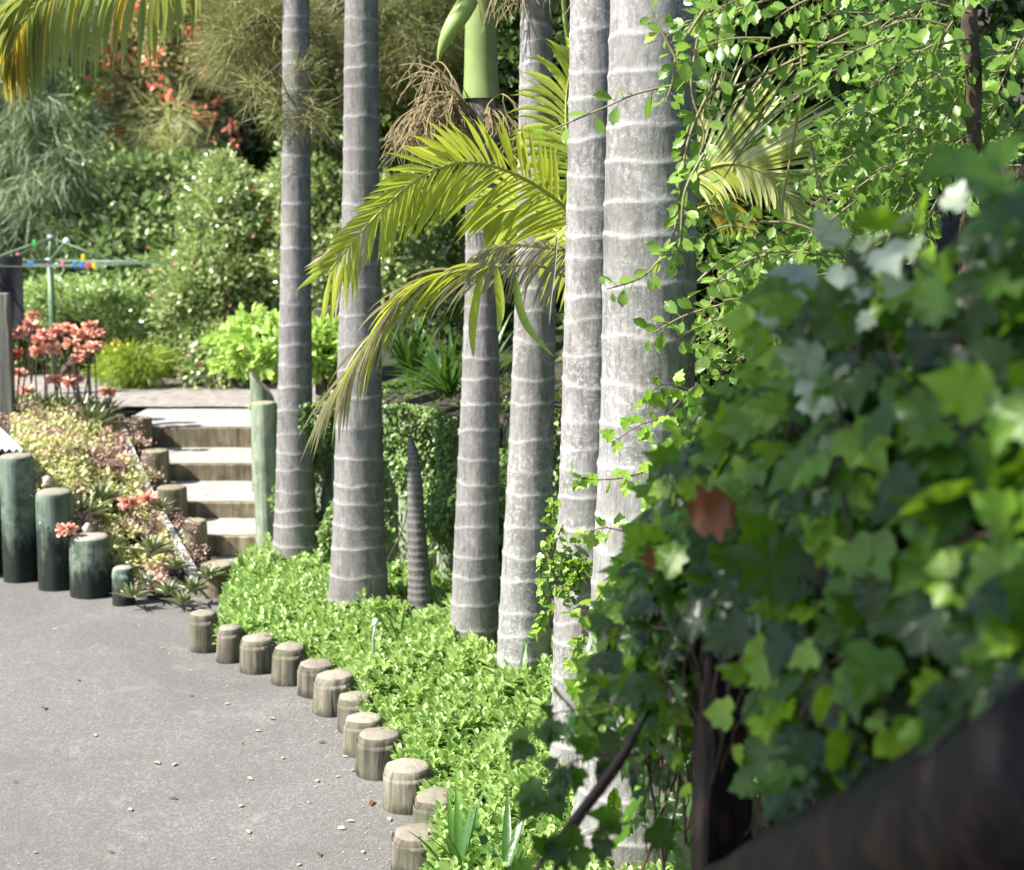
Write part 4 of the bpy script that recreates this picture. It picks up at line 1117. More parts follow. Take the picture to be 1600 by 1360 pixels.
for k in range(26):
    s = rnd.uniform(s_at(9.3), s_at(11.3)); x = np.interp(s, ds, WLx[:, 0]); y = np.interp(s, ds, WLx[:, 1])
    q = [(x - .05, y - .12, 1.3)]
    for j in range(6): q.append((q[-1][0] + rnd.gauss(0, .06), q[-1][1] - .01, q[-1][2] - .2))
    b.tube(smooth_line(q, 14), .004, 4, cap=False)
b.build('stem', M['stem'], cr)
cr = thing('bank_creeper', (1.2, 8.3, 0), 'bright creeper on the wall glimpsed between the fourth and fifth palms', 'creeper')
b = MB()
wall_leaves(b, s_at(5.7), s_at(9.3), .0, 1.15, 12000, .042, SIMPLE, out=.1, lump=.2, width=1.1, seed=2)
b.build('foliage', M['creeper'], cr)
# green cover on the bank top
rs = np.random.default_rng(12)
P_, D_, N_ = [], [], []
for _ in range(9000):
    j = rs.integers(0, 80); d = rs.uniform(.05, 1.6) ** 1.0
    x, y = WLx[j, :2] + outw[j] * d
    if y < 4: continue
    z = WLx[j, 2] + WLe[j] * min(1, d / .35) + .1 * d + .06 + .08 * nz(x, y, 3, 3)
    P_.append((x, y, z)); D_.append(rs.normal(0, 1, 3) + [0, 0, .6]); N_.append(rs.normal(0, .5, 3) + [0, 0, 1])
L = .05 * rs.uniform(.6, 1.3, len(P_)); b = MB(); b.scatter(SIMPLE, frames(D_, N_, L, L), np.array(P_))
tag(b.build('undergrowth', M['creeper']), 'leafy undergrowth covering the top of the bank', 'undergrowth', kind='stuff')

# posts glimpsed between the two left palms above the bank
for (px, py, lab) in ((500, 482, 'grey weathered fence post seen just right of the slimmest palm'), (520, 478, 'grey weathered fence post seen against the second palm')):
    p = D(px, py, 13.4); b = MB(); b.box((p.x, 13.4, (p.z + 1.0) / 2), (.1, .1, p.z - 1.0), bev=.01)
    tag(b.build('fence_post', M['fence'], smooth=False), lab, 'post')

# ------------------------------------------------------------------ near ivy wall on the right
def IV(y, z=None):
    """ivy mass at distance y: outer x at this height, top z, bottom z; the face leans back towards its top"""
    yy = [1.2, 1.6, 2.0, 2.4, 2.8, 3.05, 3.3, 3.7, 4.1, 4.6, 5.0, 5.4]
    xb = [.86, .74, .64, .52, .36, .22, .17, .23, .31, .43, .54, .72]
    xt = [1.0, .86, .78, .70, .64, .60, .58, .60, .64, .68, .72, .86]
    zt = [2.80, 2.80, 2.76, 2.67, 2.50, 2.36, 2.27, 2.16, 2.08, 2.0, 1.92, 1.8]
    zb = [2.3, 2.2, 2.0, 1.76, 1.52, 1.2, .75, .62, .55, .6, .7, 1.0]
    a, c, t, d = [float(np.interp(y, yy, q)) for q in (xb, xt, zt, zb)]
    f = 0 if z is None else min(1, max(0, (z - 1.2) / (t - 1.2)))
    return a + (c - a) * f ** 1.15, t, d
iv = thing('ivy', (.5, 3.2, .5), 'mass of dark and bright green ivy spilling over the dark timber wall', 'ivy')
def ivy_leaves(n, size, ya, yb, seed, lit=None, sparse=True, extra=0.0):
    rs = np.random.default_rng(seed); P_, D_, N_ = [], [], []
    while len(P_) < n:
        y = rs.uniform(ya, yb); xo, zt, zb = IV(y)
        f = rs.random(); z = zb + (zt - zb) * f
        if 2.62 < y < 3.05 and 1.47 < z < 1.86: continue
        xo = IV(y, z)[0]
        v = nz(y * 2.2, z * 2.2, seed, 1); v2 = nz(y * 5, z * 5, seed + 3, 1)
        # fullness: solid above, hanging strings below the height of the timber
        if z < 1.5 and sparse:
            hang = nz(y * 5.5, z * .9, 7, 1)
            if hang < .14 + (1.5 - z) * .3 - (.15 if y > 3.9 else 0): continue
        bul = .16 * math.sin(math.pi * min(1, f * .9 + .05))
        slope = 0
        x = xo + slope * 1.4 - bul * .6 - .14 * v - .06 * v2 + rs.exponential(.07) - .02 + .05 - extra
        P_.append((x, y, z))
        D_.append((-.35 + rs.normal(0, .45), -.2 + rs.normal(0, .45), -.75 + rs.normal(0, .35)))
        N_.append((-.8 + rs.normal(0, .45), -.45 + rs.normal(0, .45), .55 + rs.normal(0, .4)))
    L = size * rs.choice([.6, .8, 1, 1.2], n) * rs.uniform(.85, 1.15, n)
    return IVY, frames(D_, N_, L, L * rs.uniform(.85, 1.15, n)), np.array(P_)
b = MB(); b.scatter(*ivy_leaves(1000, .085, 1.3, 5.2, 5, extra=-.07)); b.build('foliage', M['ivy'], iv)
def ivy_strands(n, seed, ya, yb, size, zmin=None):
    rs = np.random.default_rng(seed); P_, D_, N_, L_, stems = [], [], [], [], []
    while n > 0:
        y = rs.uniform(ya, yb); xo, zt, zb = IV(y); f = rs.random() ** .8; z = zb + (zt - zb) * f
        if nz(y * 2.3, z * 2.3, 21, 1) < -.02: continue
        if z < 1.55 and y > 3.02 and nz(y * 4, z, 7, 1) < .2 + (1.55 - z) * .4: continue
        n -= 1
        xo = IV(y, z)[0]; slope = 0
        out = abs(rs.normal(0, .045)) + .03 * math.sin(math.pi * f)
        p = np.array([xo + slope - out, y, z]); d = norm(np.array([rs.normal(-.05, .3), rs.normal(-.1, .6), rs.normal(-.1, .5)]))
        m = int(rs.integers(4, 11)); st = size * .62; path = [p.copy()]
        for k in range(m):
            d = norm(d + np.array([0.03, 0, -.2]) + rs.normal(0, .22, 3)); p = p + d * st
            xo, zt, zb = IV(p[1], p[2])
            p[0] = max(p[0], xo - .11)
            if p[2] < zb - (.06 if p[1] < 3 else .3) or p[2] > zt - .03 or p[1] < 1.4: break
            path.append(p.copy())
            if 2.62 < p[1] < 3.02 and 1.47 < p[2] < 1.86: continue
            sd = 1 if k % 2 else -1
            perp = norm(np.cross(d, [-.6, -.7, .3])) * sd
            ld = norm(perp * 1.0 + d * .3 + np.array([-.25, -.15, -.45]) + rs.normal(0, .3, 3))
            P_.append(p + ld * size * .35); D_.append(ld)
            N_.append(np.array([-.65, -.45, .6]) + rs.normal(0, .38, 3)); L_.append(size * rs.uniform(.55, 1.25) * (1.1 - .5 * k / m))
        if len(path) > 3: stems.append(path)
    return np.array(P_), np.array(D_), np.array(N_), np.array(L_), stems
RUN = MB()
for (nn, sd, ya, yb, sz, mt) in ((110, 11, 1.7, 3.0, .085, 'ivy'), (190, 15, 3.0, 4.8, .064, 'ivy'), (75, 12, 1.8, 3.1, .08, 'ivy_mid'), (90, 16, 3.1, 4.6, .062, 'ivy_mid'), (260, 13, 3.7, 5.3, .05, 'ivy_lit'), (13, 14, 1.8, 2.9, .07, 'ivy_pale')):
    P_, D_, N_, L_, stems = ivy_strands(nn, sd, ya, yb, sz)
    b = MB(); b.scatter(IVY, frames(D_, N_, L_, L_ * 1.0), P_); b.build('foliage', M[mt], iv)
    for q in stems: RUN.tube(q, np.linspace(.0032, .0012, len(q)), 4, cap=False)
# stems: long brown runners
b = RUN; rnd = random.Random(9)
for pts in ([D(1130, 760, 3.4), D(1100, 880, 3.3), D(1050, 1020, 3.2), D(990, 1150, 3.1), D(920, 1250, 3.05), D(850, 1340, 3.0), D(800, 1420, 3.0)],
            [D(1020, 1080, 3.15), D(970, 1190, 3.1), D(900, 1290, 3.05), D(860, 1380, 3.0)],
            [D(1260, 900, 3.0), D(1180, 935, 3.1), D(1110, 950, 3.2), D(1040, 945, 3.3)],
            [D(1400, 860, 2.5), D(1300, 880, 2.7), D(1220, 930, 2.9), D(1150, 1010, 3.0)]):
    b.tube(smooth_line(pts, 26), np.linspace(.011, .006, 26), 7, jit=.08)
for k in range(46):
    y = rnd.uniform(2.7, 4.6); xo, zt, zb = IV(y, 1.7); q = [(xo + .08, y, rnd.uniform(1.4, zt))]
    for j in range(8): q.append((q[-1][0] + rnd.gauss(-.005, .03), q[-1][1] + rnd.gauss(0, .04), q[-1][2] - rnd.uniform(.08, .17)))
    b.tube(smooth_line(q, 18), rnd.uniform(.002, .005), 4, cap=False)
b.build('stem', M['stem'], iv)
# sprigs reaching left from the ivy (leaves on short stems)
def sprig(pts, Y, size, n, seed, leafm, parent=None, tmpl=IVY, r=.003, name='sprig', stem='stem', width=1.0, hang=.5, two=True, yend=None, spread=1.0):
    rnd = random.Random(seed); rs = np.random.default_rng(seed)
    Ys = np.linspace(Y, yend if yend else Y, len(pts))
    C = smooth_line([D(a, c, yy) for (a, c), yy in zip(pts, Ys)], 30)
    b = MB(); b.tube(C, np.linspace(r, r * .45, 30), 5, mi=0, cap=False)
    T = norm(np.gradient(C, axis=0)); P_, D_, N_ = [], [], []
    for k in range(n):
        t = (k + rnd.random()) / n; i = min(29, int(t * 29.9)); sd = 1 if k % 2 else -1
        perp = np.cross(T[i], [0, -1, .2]); perp /= np.linalg.norm(perp) + 1e-9
        d = T[i] * .5 + perp * sd * spread * rnd.uniform(.4, 1.2) + rs.normal(0, .35, 3) + np.array([0, -.1, -hang])
        off = norm(d) * size * .35
        q = C[i] + off
        b.tube([C[i], q], .0012, 3, mi=0, cap=False)
        P_.append(q); D_.append(d); N_.append(rs.normal(0, .45, 3) + [-.35, -.55, .7])
    L = size * rs.uniform(.6, 1.25, n)
    b.scatter(tmpl, frames(D_, N_, L, L * width), np.array(P_), mi=1)
    return b.build(name, [M[stem], M[leafm]], parent)
for i, (pts, Y, n) in enumerate([([(1090, 600), (1040, 650), (1000, 665), (960, 690)], 4.9, 12), ([(1060, 700), (1000, 740), (940, 750), (895, 745)], 4.8, 14), ([(1040, 800), (990, 830), (945, 825), (915, 835)], 4.8, 12),
                                 ([(1020, 880), (960, 900), (930, 940), (905, 960)], 4.6, 14), ([(1010, 960), (960, 990), (930, 1020), (905, 1050)], 4.6, 14), ([(1050, 1080), (960, 1100), (900, 1110), (845, 1120), (836, 1150)], 3.2, 14),
                                 ([(1000, 1180), (930, 1180), (880, 1200), (850, 1240)], 3.1, 14), ([(1080, 610), (1040, 600), (1010, 620)], 5.0, 10), ([(1010, 1280), (930, 1300), (870, 1330), (830, 1365)], 3.0, 14)]):
    sprig(pts, Y, .05 if Y > 4 else .055, n, 100 + i, 'ivy_lit' if Y > 4 else 'ivy', iv, hang=.4)
# ivy tuft growing on the fifth palm
tf = thing('trunk_ivy', (.22, 6.4, 1.0), 'tuft of small bright ivy growing on the fifth palm', 'ivy')
for i, pts in enumerate(([(880, 820), (868, 850), (862, 890), (880, 920)], [(890, 870), (900, 900), (885, 930)], [(868, 780), (862, 800), (850, 850)], [(905, 870), (925, 890), (940, 900)], [(860, 940), (848, 965), (838, 990)],
                         [(915, 990), (900, 1010), (890, 1040)], [(850, 860), (845, 900), (850, 930)], [(905, 905), (900, 890), (880, 880)])):
    sprig(pts, 6.3, .032, 18, 140 + i, 'ivy_lit', tf, hang=.3)
b = MB(); rs = np.random.default_rng(3)
P_ = np.array([tuple(D(885 + rs.normal(0, 14), 893 + rs.normal(0, 22), 6.36 + rs.normal(0, .02))) for _ in range(160)])
L = .03 * rs.uniform(.6, 1.2, 160); b.scatter(IVY, frames(rs.normal(0, 1, (160, 3)), rs.normal(0, .5, (160, 3)) + [-.3, -1, .4], L, L), P_); b.build('foliage', M['creeper'], tf)
# creeping sprigs on other palms
tf2 = thing('trunk_creeper', (-.2, 9.0, .6), 'thin creeper twigs reaching out beside the third and fourth palms', 'creeper')
for i, (pts, Y) in enumerate([([(790, 700), (770, 730), (755, 760)], 8.9), ([(600, 700), (590, 740), (575, 790)], 9.6), ([(800, 930), (780, 960), (760, 975)], 8.9), ([(610, 830), (595, 860), (590, 900)], 9.6), ([(690, 740), (665, 790), (655, 830)], 9.7),
                              ([(880, 700), (868, 760), (858, 800)], 8.2), ([(870, 640), (860, 690)], 8.2)]):
    sprig(pts, Y, .032, 16, 160 + i, 'creeper', tf2, hang=.3)

# dark timber: sloping rail and wall below, post
dw = thing('timber_wall', (.7, 2.2, 0), 'dark timber retaining wall with a sloping round rail at the bottom right', 'retaining wall')
b = MB()
ra, rb = D(1700, 1190, 1.75), D(1040, 1490, 3.15)
pts = [ra.lerp(rb, k / 20) for k in range(21)]
b.tube(pts, .115, 18, jit=.02)
b.build('rail', M['dark_timber'], dw)
b = MB()
for k in range(9):
    q = ra.lerp(rb, (k + .3) / 9)
    b.box((q.x + .04, q.y, q.z / 2 - .1), (.09, .16, q.z - .1), bev=.01, rz=R(-12))
b.build('boards', M['dark_timber'], dw, smooth=False)
b = MB(); p = D(1135, 925, 3.02); b.box((p.x, 3.02, (p.z + .3) / 2), (.105, .09, p.z - .3), bev=.008, rz=R(12))
tag(b.build('dark_post', M['dark_timber'], smooth=False), 'dark square timber post standing inside the ivy', 'post')
b = MB(); p = D(1078, 790, 4.4); b.tube([p + Vector((0, 0, -.6)), p, p + Vector((.02, 0, .06))], [.04, .034, .02], 10, jit=.05)
tag(b.build('dead_stump', M['fence']), 'pale weathered broken stub poking out of the ivy', 'stump')

# dead leaves caught in the ivy
def dead(px, py, Y, size, lab, d=(1, 0, .1), n=(0, -1, .3), wid=.7):
    cv = []
    for q in range(13):
        u = q / 12; hw = .5 * math.sin(math.pi * min(1, u * .93 + .05)) ** .7 * (1 + .25 * math.sin(u * 19 + px))
        cv.append([(x_ * hw, u, .75 * (x_ * hw) ** 2 * 2.2 - .35 * (u - .4) ** 2 + .06 * math.sin(u * 9 + x_ * 3 + px)) for x_ in np.linspace(-1, 1, 9)])
    cv = np.array(cv); Mx = frames([d], [n], [size], [size * wid])[0]
    b = MB(); b.grid(cv @ Mx.T); b.tube([tuple(Mx @ np.array(q)) for q in ((0, .03, -.06), (.03, -.15, 0), (.02, -.35, .08))], size * .02, 5)
    o = b.build('dead_leaf', M['dead_leaf']); o.location = D(px, py, Y); tag(o, lab, 'dead leaf', 'dead leaves caught in the ivy')
dead(1080, 815, 2.72, .085, 'reddish brown curled dead leaf beside the pale stub in the ivy', (1, -.1, .45), wid=1.1)
dead(1018, 895, 3.0, .062, 'small tan dead leaf left of the larger reddish one', (.3, -.3, .7), wid=.8, n=(-.6, -.8, .1))
dead(1450, 578, 2.3, .1, 'narrow orange-brown dead leaf high in the ivy', (.75, 0, .6), wid=.5)

# ------------------------------------------------------------------ right-hand shrub with arching twigs
sh = thing('leafy_shrub', (D(1515, 300, 5.7).x, 5.7, 1.9), 'bright green leafy shrub arching over the thick palm from the right', 'shrub')
b = MB()
b.tube(smooth_line([Vector((D(1515, 300, 5.7).x, 5.7, 1.7)), D(1520, 200, 5.6), D(1516, 60, 5.5), D(1500, -120, 5.5), D(1450, -300, 5.4)], 24), np.linspace(.035, .022, 24), 10, jit=.05)
b.build('trunk', M['bark'], sh)
TW = [([(1500, -20), (1330, 50), (1150, 135), (1080, 130), (1000, 145), (940, 170), (862, 203)], 5.15, 20, .06), ([(1500, -30), (1350, 60), (1230, 70), (1150, 110), (1085, 190), (1072, 260)], 5.15, 26, .052),
      ([(1120, 120), (1078, 210), (1062, 300), (1050, 370), (1008, 430), (948, 452)], 5.1, 36, .05), ([(1516, 60), (1400, 80), (1300, 85), (1200, 120), (1130, 180)], 5.2, 26, .055),
      ([(1516, 20), (1300, -30), (1200, 0), (1100, 30), (1040, 52)], 5.2, 26, .05), ([(1250, 60), (1252, 130), (1238, 230), (1215, 350)], 5.2, 12, .03), ([(1240, 100), (1180, 200), (1130, 280)], 5.2, 8, .035),
      ([(1265, 220), (1285, 300), (1330, 372)], 5.2, 3, .03), ([(1330, 400), (1250, 352), (1150, 345), (1100, 318), (1070, 335)], 5.1, 24, .05), ([(1400, 420), (1300, 400), (1200, 395), (1150, 430), (1105, 450)], 5.1, 24, .055),
      ([(1100, 240), (1070, 300), (1062, 380), (1050, 400)], 5.05, 22, .05), ([(1060, 100), (1035, 50), (1020, 20)], 5.1, 12, .045), ([(1110, 0), (1060, 80), (1050, 130), (1040, 160)], 5.1, 16, .045),
      ([(1270, 560), (1200, 500), (1160, 470), (1130, 470)], 4.9, 18, .05), ([(1090, 60), (1080, 140), (1100, 210), (1085, 260)], 5.1, 22, .05)]
for i, (pts, Y, n, s) in enumerate(TW):
    sprig(pts, Y, s, n, 200 + i, 'shrub', sh, tmpl=TOOTH, r=.006, name='branch', stem='twig', width=.95, hang=.35, spread=1.1)
# random leafy side branches filling the mass
rnd = random.Random(31)
for i in range(225):
    cx, cy = rnd.choice([(1560, 120), (1150, 20), (1210, 500), (1160, 540), (1230, 430), (1330, 220), (1480, 100), (1540, 180), (1400, 320), (1180, 400), (1430, 90), (1330, 160), (1500, 180), (1300, 40), (1420, 230), (1550, 60), (1360, 350), (1300, 450), (1260, 440), (1480, 260), (1380, 30), (1560, 230), (1430, 300), (1400, 180)])
    x0, y0 = cx + rnd.gauss(0, 45), cy + rnd.gauss(0, 40); Y = rnd.uniform(4.9, 6.9)
    if 1070 < x0 < 1340 and 130 < y0 < 350: continue
    a = rnd.uniform(2.2, 4.6); l = rnd.uniform(60, 140)
    pts = [(x0, y0), (x0 + math.cos(a) * l * .5, y0 - math.sin(a) * l * .35 + 5), (x0 + math.cos(a) * l, y0 - math.sin(a) * l * .5 + 30)]
    sprig(pts, Y, rnd.uniform(.045, .062), 17, 300 + i, 'shrub', sh, tmpl=TOOTH, r=.004, name='branch', stem='twig', width=.95, hang=.35, spread=1.2)

# dry twigs right of the thick palm
dt = thing('dry_twigs', tuple(D(1150, 520, 7.2)), 'bare dry twigs crossing in the dark gap right of the thick palm', 'twigs')
for a in ([(1090, 440), (1130, 405), (1180, 380)], [(1130, 520), (1150, 450), (1175, 400)], [(1120, 520), (1165, 430), (1180, 370)], [(1200, 520), (1240, 440), (1262, 390)], [(1180, 500), (1215, 440), (1240, 410)], [(1090, 500), (1150, 425), (1200, 395)],
          [(1085, 515), (1150, 520), (1190, 524)]):
    b = MB(); b.tube(smooth_line([D(px, py, 7.0 + .1 * random.random()) for px, py in a], 10), .006, 6); b.build('twig', M['dead_twig'], dt)

# ------------------------------------------------------------------ succulents and aloes on the left slope
rs = np.random.default_rng(77)
P_, D_, N_, L_ = [], [], [], []; P2, D2, N2, L2 = [], [], [], []
for _ in range(2300):
    u, v = rs.random() * .75, rs.random() * .97
    if v < .2 and u < .5: continue
    c = bil(ctl, u, v); c = c + [rs.normal(0, .03), 0, .02 + .1 * (nz(c[0], c[1], 1, 3) + .5) * rs.random()]
    pink = (nz(c[0], c[1], 6, 3.2) + rs.normal(0, .18)) > .22
    for k in range(9):
        th = k * 2.4 + rs.random(); e = rs.uniform(.1, 1.1)
        d = (math.cos(th) * math.cos(e), math.sin(th) * math.cos(e), math.sin(e))
        (P2 if pink else P_).append(c + rs.normal(0, .018, 3)); (D2 if pink else D_).append(d); (N2 if pink else N_).append(rs.normal(0, .3, 3) + [0, 0, 1]); (L2 if pink else L_).append(rs.uniform(.025, .055))
b = MB(); b.scatter(SIMPLE, frames(D_, N_, L_, np.array(L_) * .9), np.array(P_), 0); b.scatter(SIMPLE, frames(D2, N2, L2, np.array(L2) * .9), np.array(P2), 1)
tag(b.build('succulent_cover', [M['succ'], M['succ_pink']]), 'yellow-green and pink succulent ground cover tumbling down the slope', 'ground cover', kind='stuff')
b = MB()
for k in range(90):   # airy sprays leaning over the step logs
    u, v = (rnd.uniform(.1, .7), rnd.uniform(.75, 1.0)) if k < 22 else (rnd.uniform(.0, .75), rnd.uniform(.3, .95)); c = Vector(tuple(bil(ctl, u, v)))
    a_ = 1 if k < 22 else rnd.uniform(-1, 1); q = [c, c + Vector((.08 * a_, -.03, .15)), c + Vector((.16 * a_, -.08, .2)), c + Vector((.22 * a_, -.12, .16))]
    b.tube(smooth_line(q, 8), .003, 4, cap=False)
    n = 26; pos = np.array([tuple(q[2].lerp(q[3], rnd.random()) + Vector((rnd.gauss(0, .03), rnd.gauss(0, .03), rnd.gauss(0, .015)))) for _ in range(n)])
    LL = np.full(n, .022); b.scatter(SIMPLE, frames(rs.normal(0, 1, (n, 3)), rs.normal(0, 1, (n, 3)) + [0, 0, .6], LL, LL), pos, 1 if k < 22 or k % 3 == 0 else 2)
tag(b.build('pink_sprays', [M['stem'], M['succ_pink'], M['succ']]), 'airy dusty pink flower sprays leaning over the step logs', 'flower sprays', kind='stuff')

def rosette(pos, n, L, label, seed, cat='aloe', group='spiky rosettes at the foot of the slope', name='rosette_plant', mat='aloe', parent=None, w=.2, up0=.15, up1=1.2):
    rs = np.random.default_rng(seed); k = np.arange(n); f = k / n; th = k * 2.4 + rs.random(n) * .4; e = up0 + up1 * f
    d = np.stack([np.cos(th) * np.cos(e), np.sin(th) * np.cos(e), np.sin(e)], -1); LL = L * (1.1 - .35 * f) * rs.uniform(.85, 1.1, n)
    tm = ([(-.5, 0, .1), (0, 0, 0), (.5, 0, .1), (-.42, .4, .12), (0, .4, .0), (.42, .4, .12), (-.2, .8, .05), (0, .8, 0), (.2, .8, .05), (0, 1.05, -.02)], [(0, 1, 4, 3), (1, 2, 5, 4), (3, 4, 7, 6), (4, 5, 8, 7), (6, 7, 9), (7, 8, 9)])
    b = MB(); b.scatter(tm, frames(d, np.tile([0, 0, 1.], (n, 1)), LL, L * w * np.ones(n)), np.tile(np.array(tuple(pos)), (n, 1)) + d * .01)
    if parent is not None: return b.build(name, M[mat], parent)
    o = b.build(name, M[mat], loc=Vector(pos)); tag(o, label, cat, group); return o
for i, (px, py, Y, lab) in enumerate([(225, 915, 10.0, 'spiky rosette beside the smallest dark log post'), (262, 930, 9.9, 'spiky rosette in front of the white stone'), (300, 925, 9.95, 'spiky rosette nearest the first bollard'),
                                      (238, 868, 10.3, 'large green spiky rosette just above the white stone'), (275, 890, 10.15, 'pale striped spiky rosette below the end of the white board'), (325, 905, 10.1, 'spiky rosette in front of the lowest step log'),
                                      (205, 935, 9.85, 'low spiky rosette at the driveway edge'), (250, 800, 10.9, 'narrow-leaved spiky rosette halfway up the slope'), (285, 945, 9.8, 'small spiky rosette at the front corner of the slope')]):
    rosette(D(px, py, Y), 22, .13 if i != 3 else .19, lab, 400 + i)

def aloe_plant(base, head_px, head_Y, label, seed, size=.075, mat='coral', grp='coral flowering aloes'):
    rs = np.random.default_rng(seed); rnd = random.Random(seed)
    hd = D(head_px[0], head_px[1], head_Y)
    t = thing('flowering_aloe', tuple(base), label, 'aloe', grp)
    rosette(base, 20, .26, None, seed, parent=t, name='leaves')
    b = MB(); b.tube(smooth_line([base, Vector(base).lerp(hd, .5) + Vector((rnd.gauss(0, .03), 0, .05)), hd], 12), np.linspace(.009, .006, 12), 6); b.build('stem', M['stem'], t)
    n = 70; th = rs.random(n) * 6.283; e = rs.uniform(-.75, .55, n)
    d = np.stack([np.cos(th) * np.cos(e), np.sin(th) * np.cos(e), np.sin(e)], -1)
    b = MB(); LL = size * rs.uniform(.6, 1.0, n)
    pos = np.tile(np.array(tuple(hd)), (n, 1)) + d * .01
    b.scatter(([(-.08, 0, 0), (.08, 0, 0), (.13, .6, 0), (-.13, .6, 0), (.08, 1, 0), (-.08, 1, 0), (0, .5, .12)], [(0, 1, 2, 3), (3, 2, 4, 5), (0, 6, 3), (1, 2, 6), (3, 6, 5), (6, 2, 4)]), frames(d, rs.normal(0, 1, (n, 3)), LL, LL * 1.6), pos)
    b.build('flower_head', M[mat], t)
heads = [(30, 520), (62, 530), (88, 518), (48, 508), (52, 492), (105, 512), (83, 545), (128, 545), (150, 520), (140, 508), (112, 535), (30, 583), (15, 580), (85, 592), (118, 590), (108, 596), (40, 608), (95, 512), (132, 525), (120, 560), (22, 553), (58, 548), (200, 784), (232, 778), (104, 826), (168, 612), (20, 634), (40, 515), (70, 520), (122, 518), (146, 540), (75, 535)]
spots = ['left of the green pole', 'right of the green pole']
for i, (px, py) in enumerate(heads):
    Y = 13.0 + .8 * ((i * 37) % 10) / 10
    if py > 700:
        Y = 10.9 if px > 150 else 10.2
        bs = Vector(tuple(bil(ctl, .25 if px > 150 else .1, .62 if px > 150 else .55)))
        lab = {200: 'lone coral flowering aloe halfway down the slope', 232: 'second coral flowering aloe halfway down the slope, nearer the white board', 104: 'coral aloe flower leaning out between the log posts'}[px]
        g = 'lone coral aloes on the slope'
    else:
        bs = Vector((D(px, py, Y).x + random.gauss(0, .06), Y, .76 + .04 * random.random())); g = 'coral flowering aloes at the top of the slope'
        lab = 'coral pink flowering aloe in the crowd at the top of the slope'
    if (px, py) == (22, 553): lab = 'red-orange aloe flower beside the grey fence post'
    aloe_plant(bs, (px, py), Y, lab, 500 + i, mat='red_petal' if (px, py) == (22, 553) else 'coral', grp=g)

# ------------------------------------------------------------------ rotary clothesline
CY = 16.6
cl = thing('clothesline', (D(74, 560, CY).x, CY, TZ), 'green rotary clothesline with wires spreading above the coral flowers', 'clothesline')
pt = D(80, 372, CY); pb = D(72, 600, CY); pm = D(78, 408, CY)
b = MB(); b.tube([Vector((pm.x, CY, TZ)), Vector((pm.x, CY, pm.z))], .035, 14); b.tube([Vector((pm.x, CY, pm.z)), Vector((pt.x, CY, pt.z))], .022, 12); b.build('pole', M['line_green'], cl)
b = MB(); b.tube([Vector((pm.x, CY, pm.z - .03)), Vector((pm.x, CY, pm.z + .03))], .05, 14); b.tube([Vector((pt.x, CY, pt.z - .02)), Vector((pt.x, CY, pt.z + .03))], .04, 12); b.build('hub', M['grey_plastic'], cl)
arm_end = []
for a, el in ((R(-18), .0), (R(72), .0), (R(162), .0), (R(252), .0)):
    e = Vector((pm.x + 1.45 * math.cos(a), CY + 1.45 * math.sin(a), pm.z + .0)); arm_end.append(e)
    b = MB(); b.tube([Vector((pm.x, CY, pm.z)), e], [.016, .012], 8); b.build('arm', M['line_green'], cl)
    b = MB(); b.tube([Vector((pt.x, CY, pt.z)), Vector((pm.x, CY, pm.z)).lerp(e, .55)], .009, 6); b.build('stay', M['line_green'], cl)
b = MB()
hn = D(104, 377, CY - .4)
b.tube([Vector((pm.x, CY, pm.z)), hn], .016, 8); b.build('handle', M['line_green'], cl)
b = MB(); rows = []
for a in np.linspace(-1.5, 1.5, 8): rows.append([(hn.x + .035 * math.cos(a) * math.cos(t), hn.y + .035 * math.cos(a) * math.sin(t), hn.z + .035 * math.sin(a)) for t in np.linspace(0, 6.283, 12, endpoint=False)])
b.grid(np.array(rows), closed=True); b.build('knob', M['white_plastic'], cl)
b = MB()
ctr = Vector((pm.x, CY, pm.z))
for f in (.4, .55, .7, .85, 1.0):
    for k in range(4):
        a0 = ctr.lerp(arm_end[k], f); a1 = ctr.lerp(arm_end[(k + 1) % 4], f)
        mid = a0.lerp(a1, .5) + Vector((0, 0, -.03)); b.tube(smooth_line([a0, mid, a1], 8), .0045, 4, cap=False)
b.build('wires', M['wire'], cl)
for i, (px, py, c) in enumerate([(28, 400, 'pink'), (48, 411, 'blue'), (98, 411, 'pink'), (117, 413, 'blue'), (128, 414, 'blue'), (137, 415, 'red'), (130, 402, 'yellow'), (147, 415, 'yellow'), (54, 379, 'green')]):
    p = D(px, py, CY - 1.0); b = MB(); b.box((0, 0, 0), (.035 if c != 'blue' or px > 60 else .07, .02, .055 if px != 48 else .03), bev=.004)
    b.box((.008, 0, -.035), (.01, .016, .03), bev=.002)
    o = b.build('clothes_peg', M['peg_' + c], smooth=False); o.location = p
    tag(o, '%s plastic clothes peg on the clothesline wire, %s' % (c, ['beside the black cloth', 'lying sideways left of the pole', 'nearest right of the pole', 'first of the blue pair', 'second of the blue pair', 'next to the blue pair', 'standing above the wire', 'last in the row', 'on the upper left stay'][i]), 'clothes peg', 'coloured clothes pegs')
# black cloth
b = MB(); rows = []
A0, A1 = D(-60, 398, CY - 1.05), D(34, 400, CY - 1.05)
for v in np.linspace(0, 1, 16):
    row = []
    for u in np.linspace(0, 1, 24):
        w = 1 - .25 * v * (1 - u)
        row.append((A0.x + (A1.x - A0.x) * (u * w) + .0, A0.y + .03 * math.sin(u * 16 + v * 2) * v + .02 * math.sin(u * 7), A0.z - (.03 * math.sin(u * 3.1)) - v * (.62 + .25 * u)))
    rows.append(row)
g = np.array(rows); b.grid(g); g2 = g.copy(); g2[:, :, 1] += .004; b.grid(g2[:, ::-1])
tag(b.build('black_cloth', M['black_cloth']), 'black garment hanging from the clothesline at the left edge', 'garment')

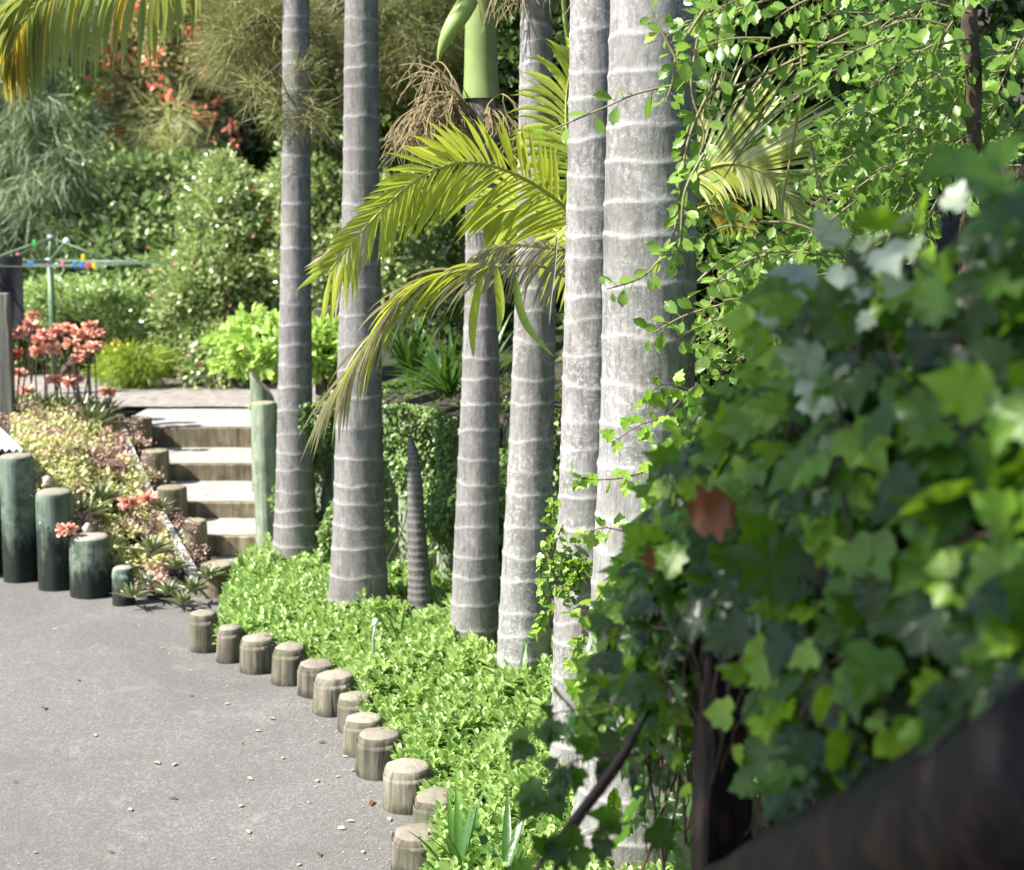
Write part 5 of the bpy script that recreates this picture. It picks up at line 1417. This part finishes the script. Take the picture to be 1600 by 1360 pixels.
# ------------------------------------------------------------------ fallen leaves on the driveway
rs = np.random.default_rng(5)
lf = [(68, 1103), (250, 1192), (270, 1195), (395, 1216), (495, 1220), (578, 1257), (540, 1280), (565, 1325), (310, 1005), (408, 1140), (376, 1158), (510, 1157), (545, 1181), (556, 1200), (440, 1180), (263, 1246), (200, 1262), (610, 1280), (527, 1290), (480, 1250), (120, 1060),
      (30, 1220), (350, 1100), (420, 1120), (390, 1300), (180, 1330), (330, 1340), (60, 1330), (470, 1345), (150, 1150), (300, 1085), (250, 1010), (220, 975), (90, 980), (380, 1255), (500, 1335), (560, 1240), (523, 1212)]
Lm = None
for i, (px, py) in enumerate(lf):
    s = rs.uniform(.02, .045) * (1.5 if i in (0, 1, 5) else 1)
    a = rs.random() * 6.28
    b = MB(); b.scatter(TOOTH, frames([(math.cos(a), math.sin(a), .12)], [(rs.normal(0, .3), rs.normal(0, .3), 1)], [s], [s * rs.uniform(.5, .9)]), np.zeros((1, 3)))
    o = b.build('fallen_leaf', M['litter'] if i % 5 else M['dead_leaf']); p = G(px, py, .012); o.location = (p.x, p.y, H(p.x, p.y) + .012 * nz(p.x, p.y, 0, .8) + .006)
    tag(o, 'small dry brown leaf lying on the grey driveway', 'fallen leaf', 'dry leaves scattered on the driveway')
n = 900; x = rs.uniform(-4.5, .4, n); y = rs.uniform(5.6, 11, n)
# more crumbs gather along the bollards
for k in range(520): yy = rs.uniform(5.8, 9); x[k] = XL(yy) - abs(rs.normal(0, .2)) - .06; y[k] = yy
z = np.array([H(a, c) + .012 * nz(a, c, 0, .8) + .004 for a, c in zip(x, y)])
th = rs.random(n) * 6.28; L = rs.uniform(.004, .014, n)
b = MB(); b.scatter(SIMPLE, frames(np.stack([np.cos(th), np.sin(th), np.full(n, .1)], -1), rs.normal(0, .3, (n, 3)) + [0, 0, 1], L, L), np.stack([x, y, z], -1))
tag(b.build('leaf_litter', M['litter']), 'tiny crumbs of dry leaf scattered over the driveway', 'leaf litter', kind='stuff')
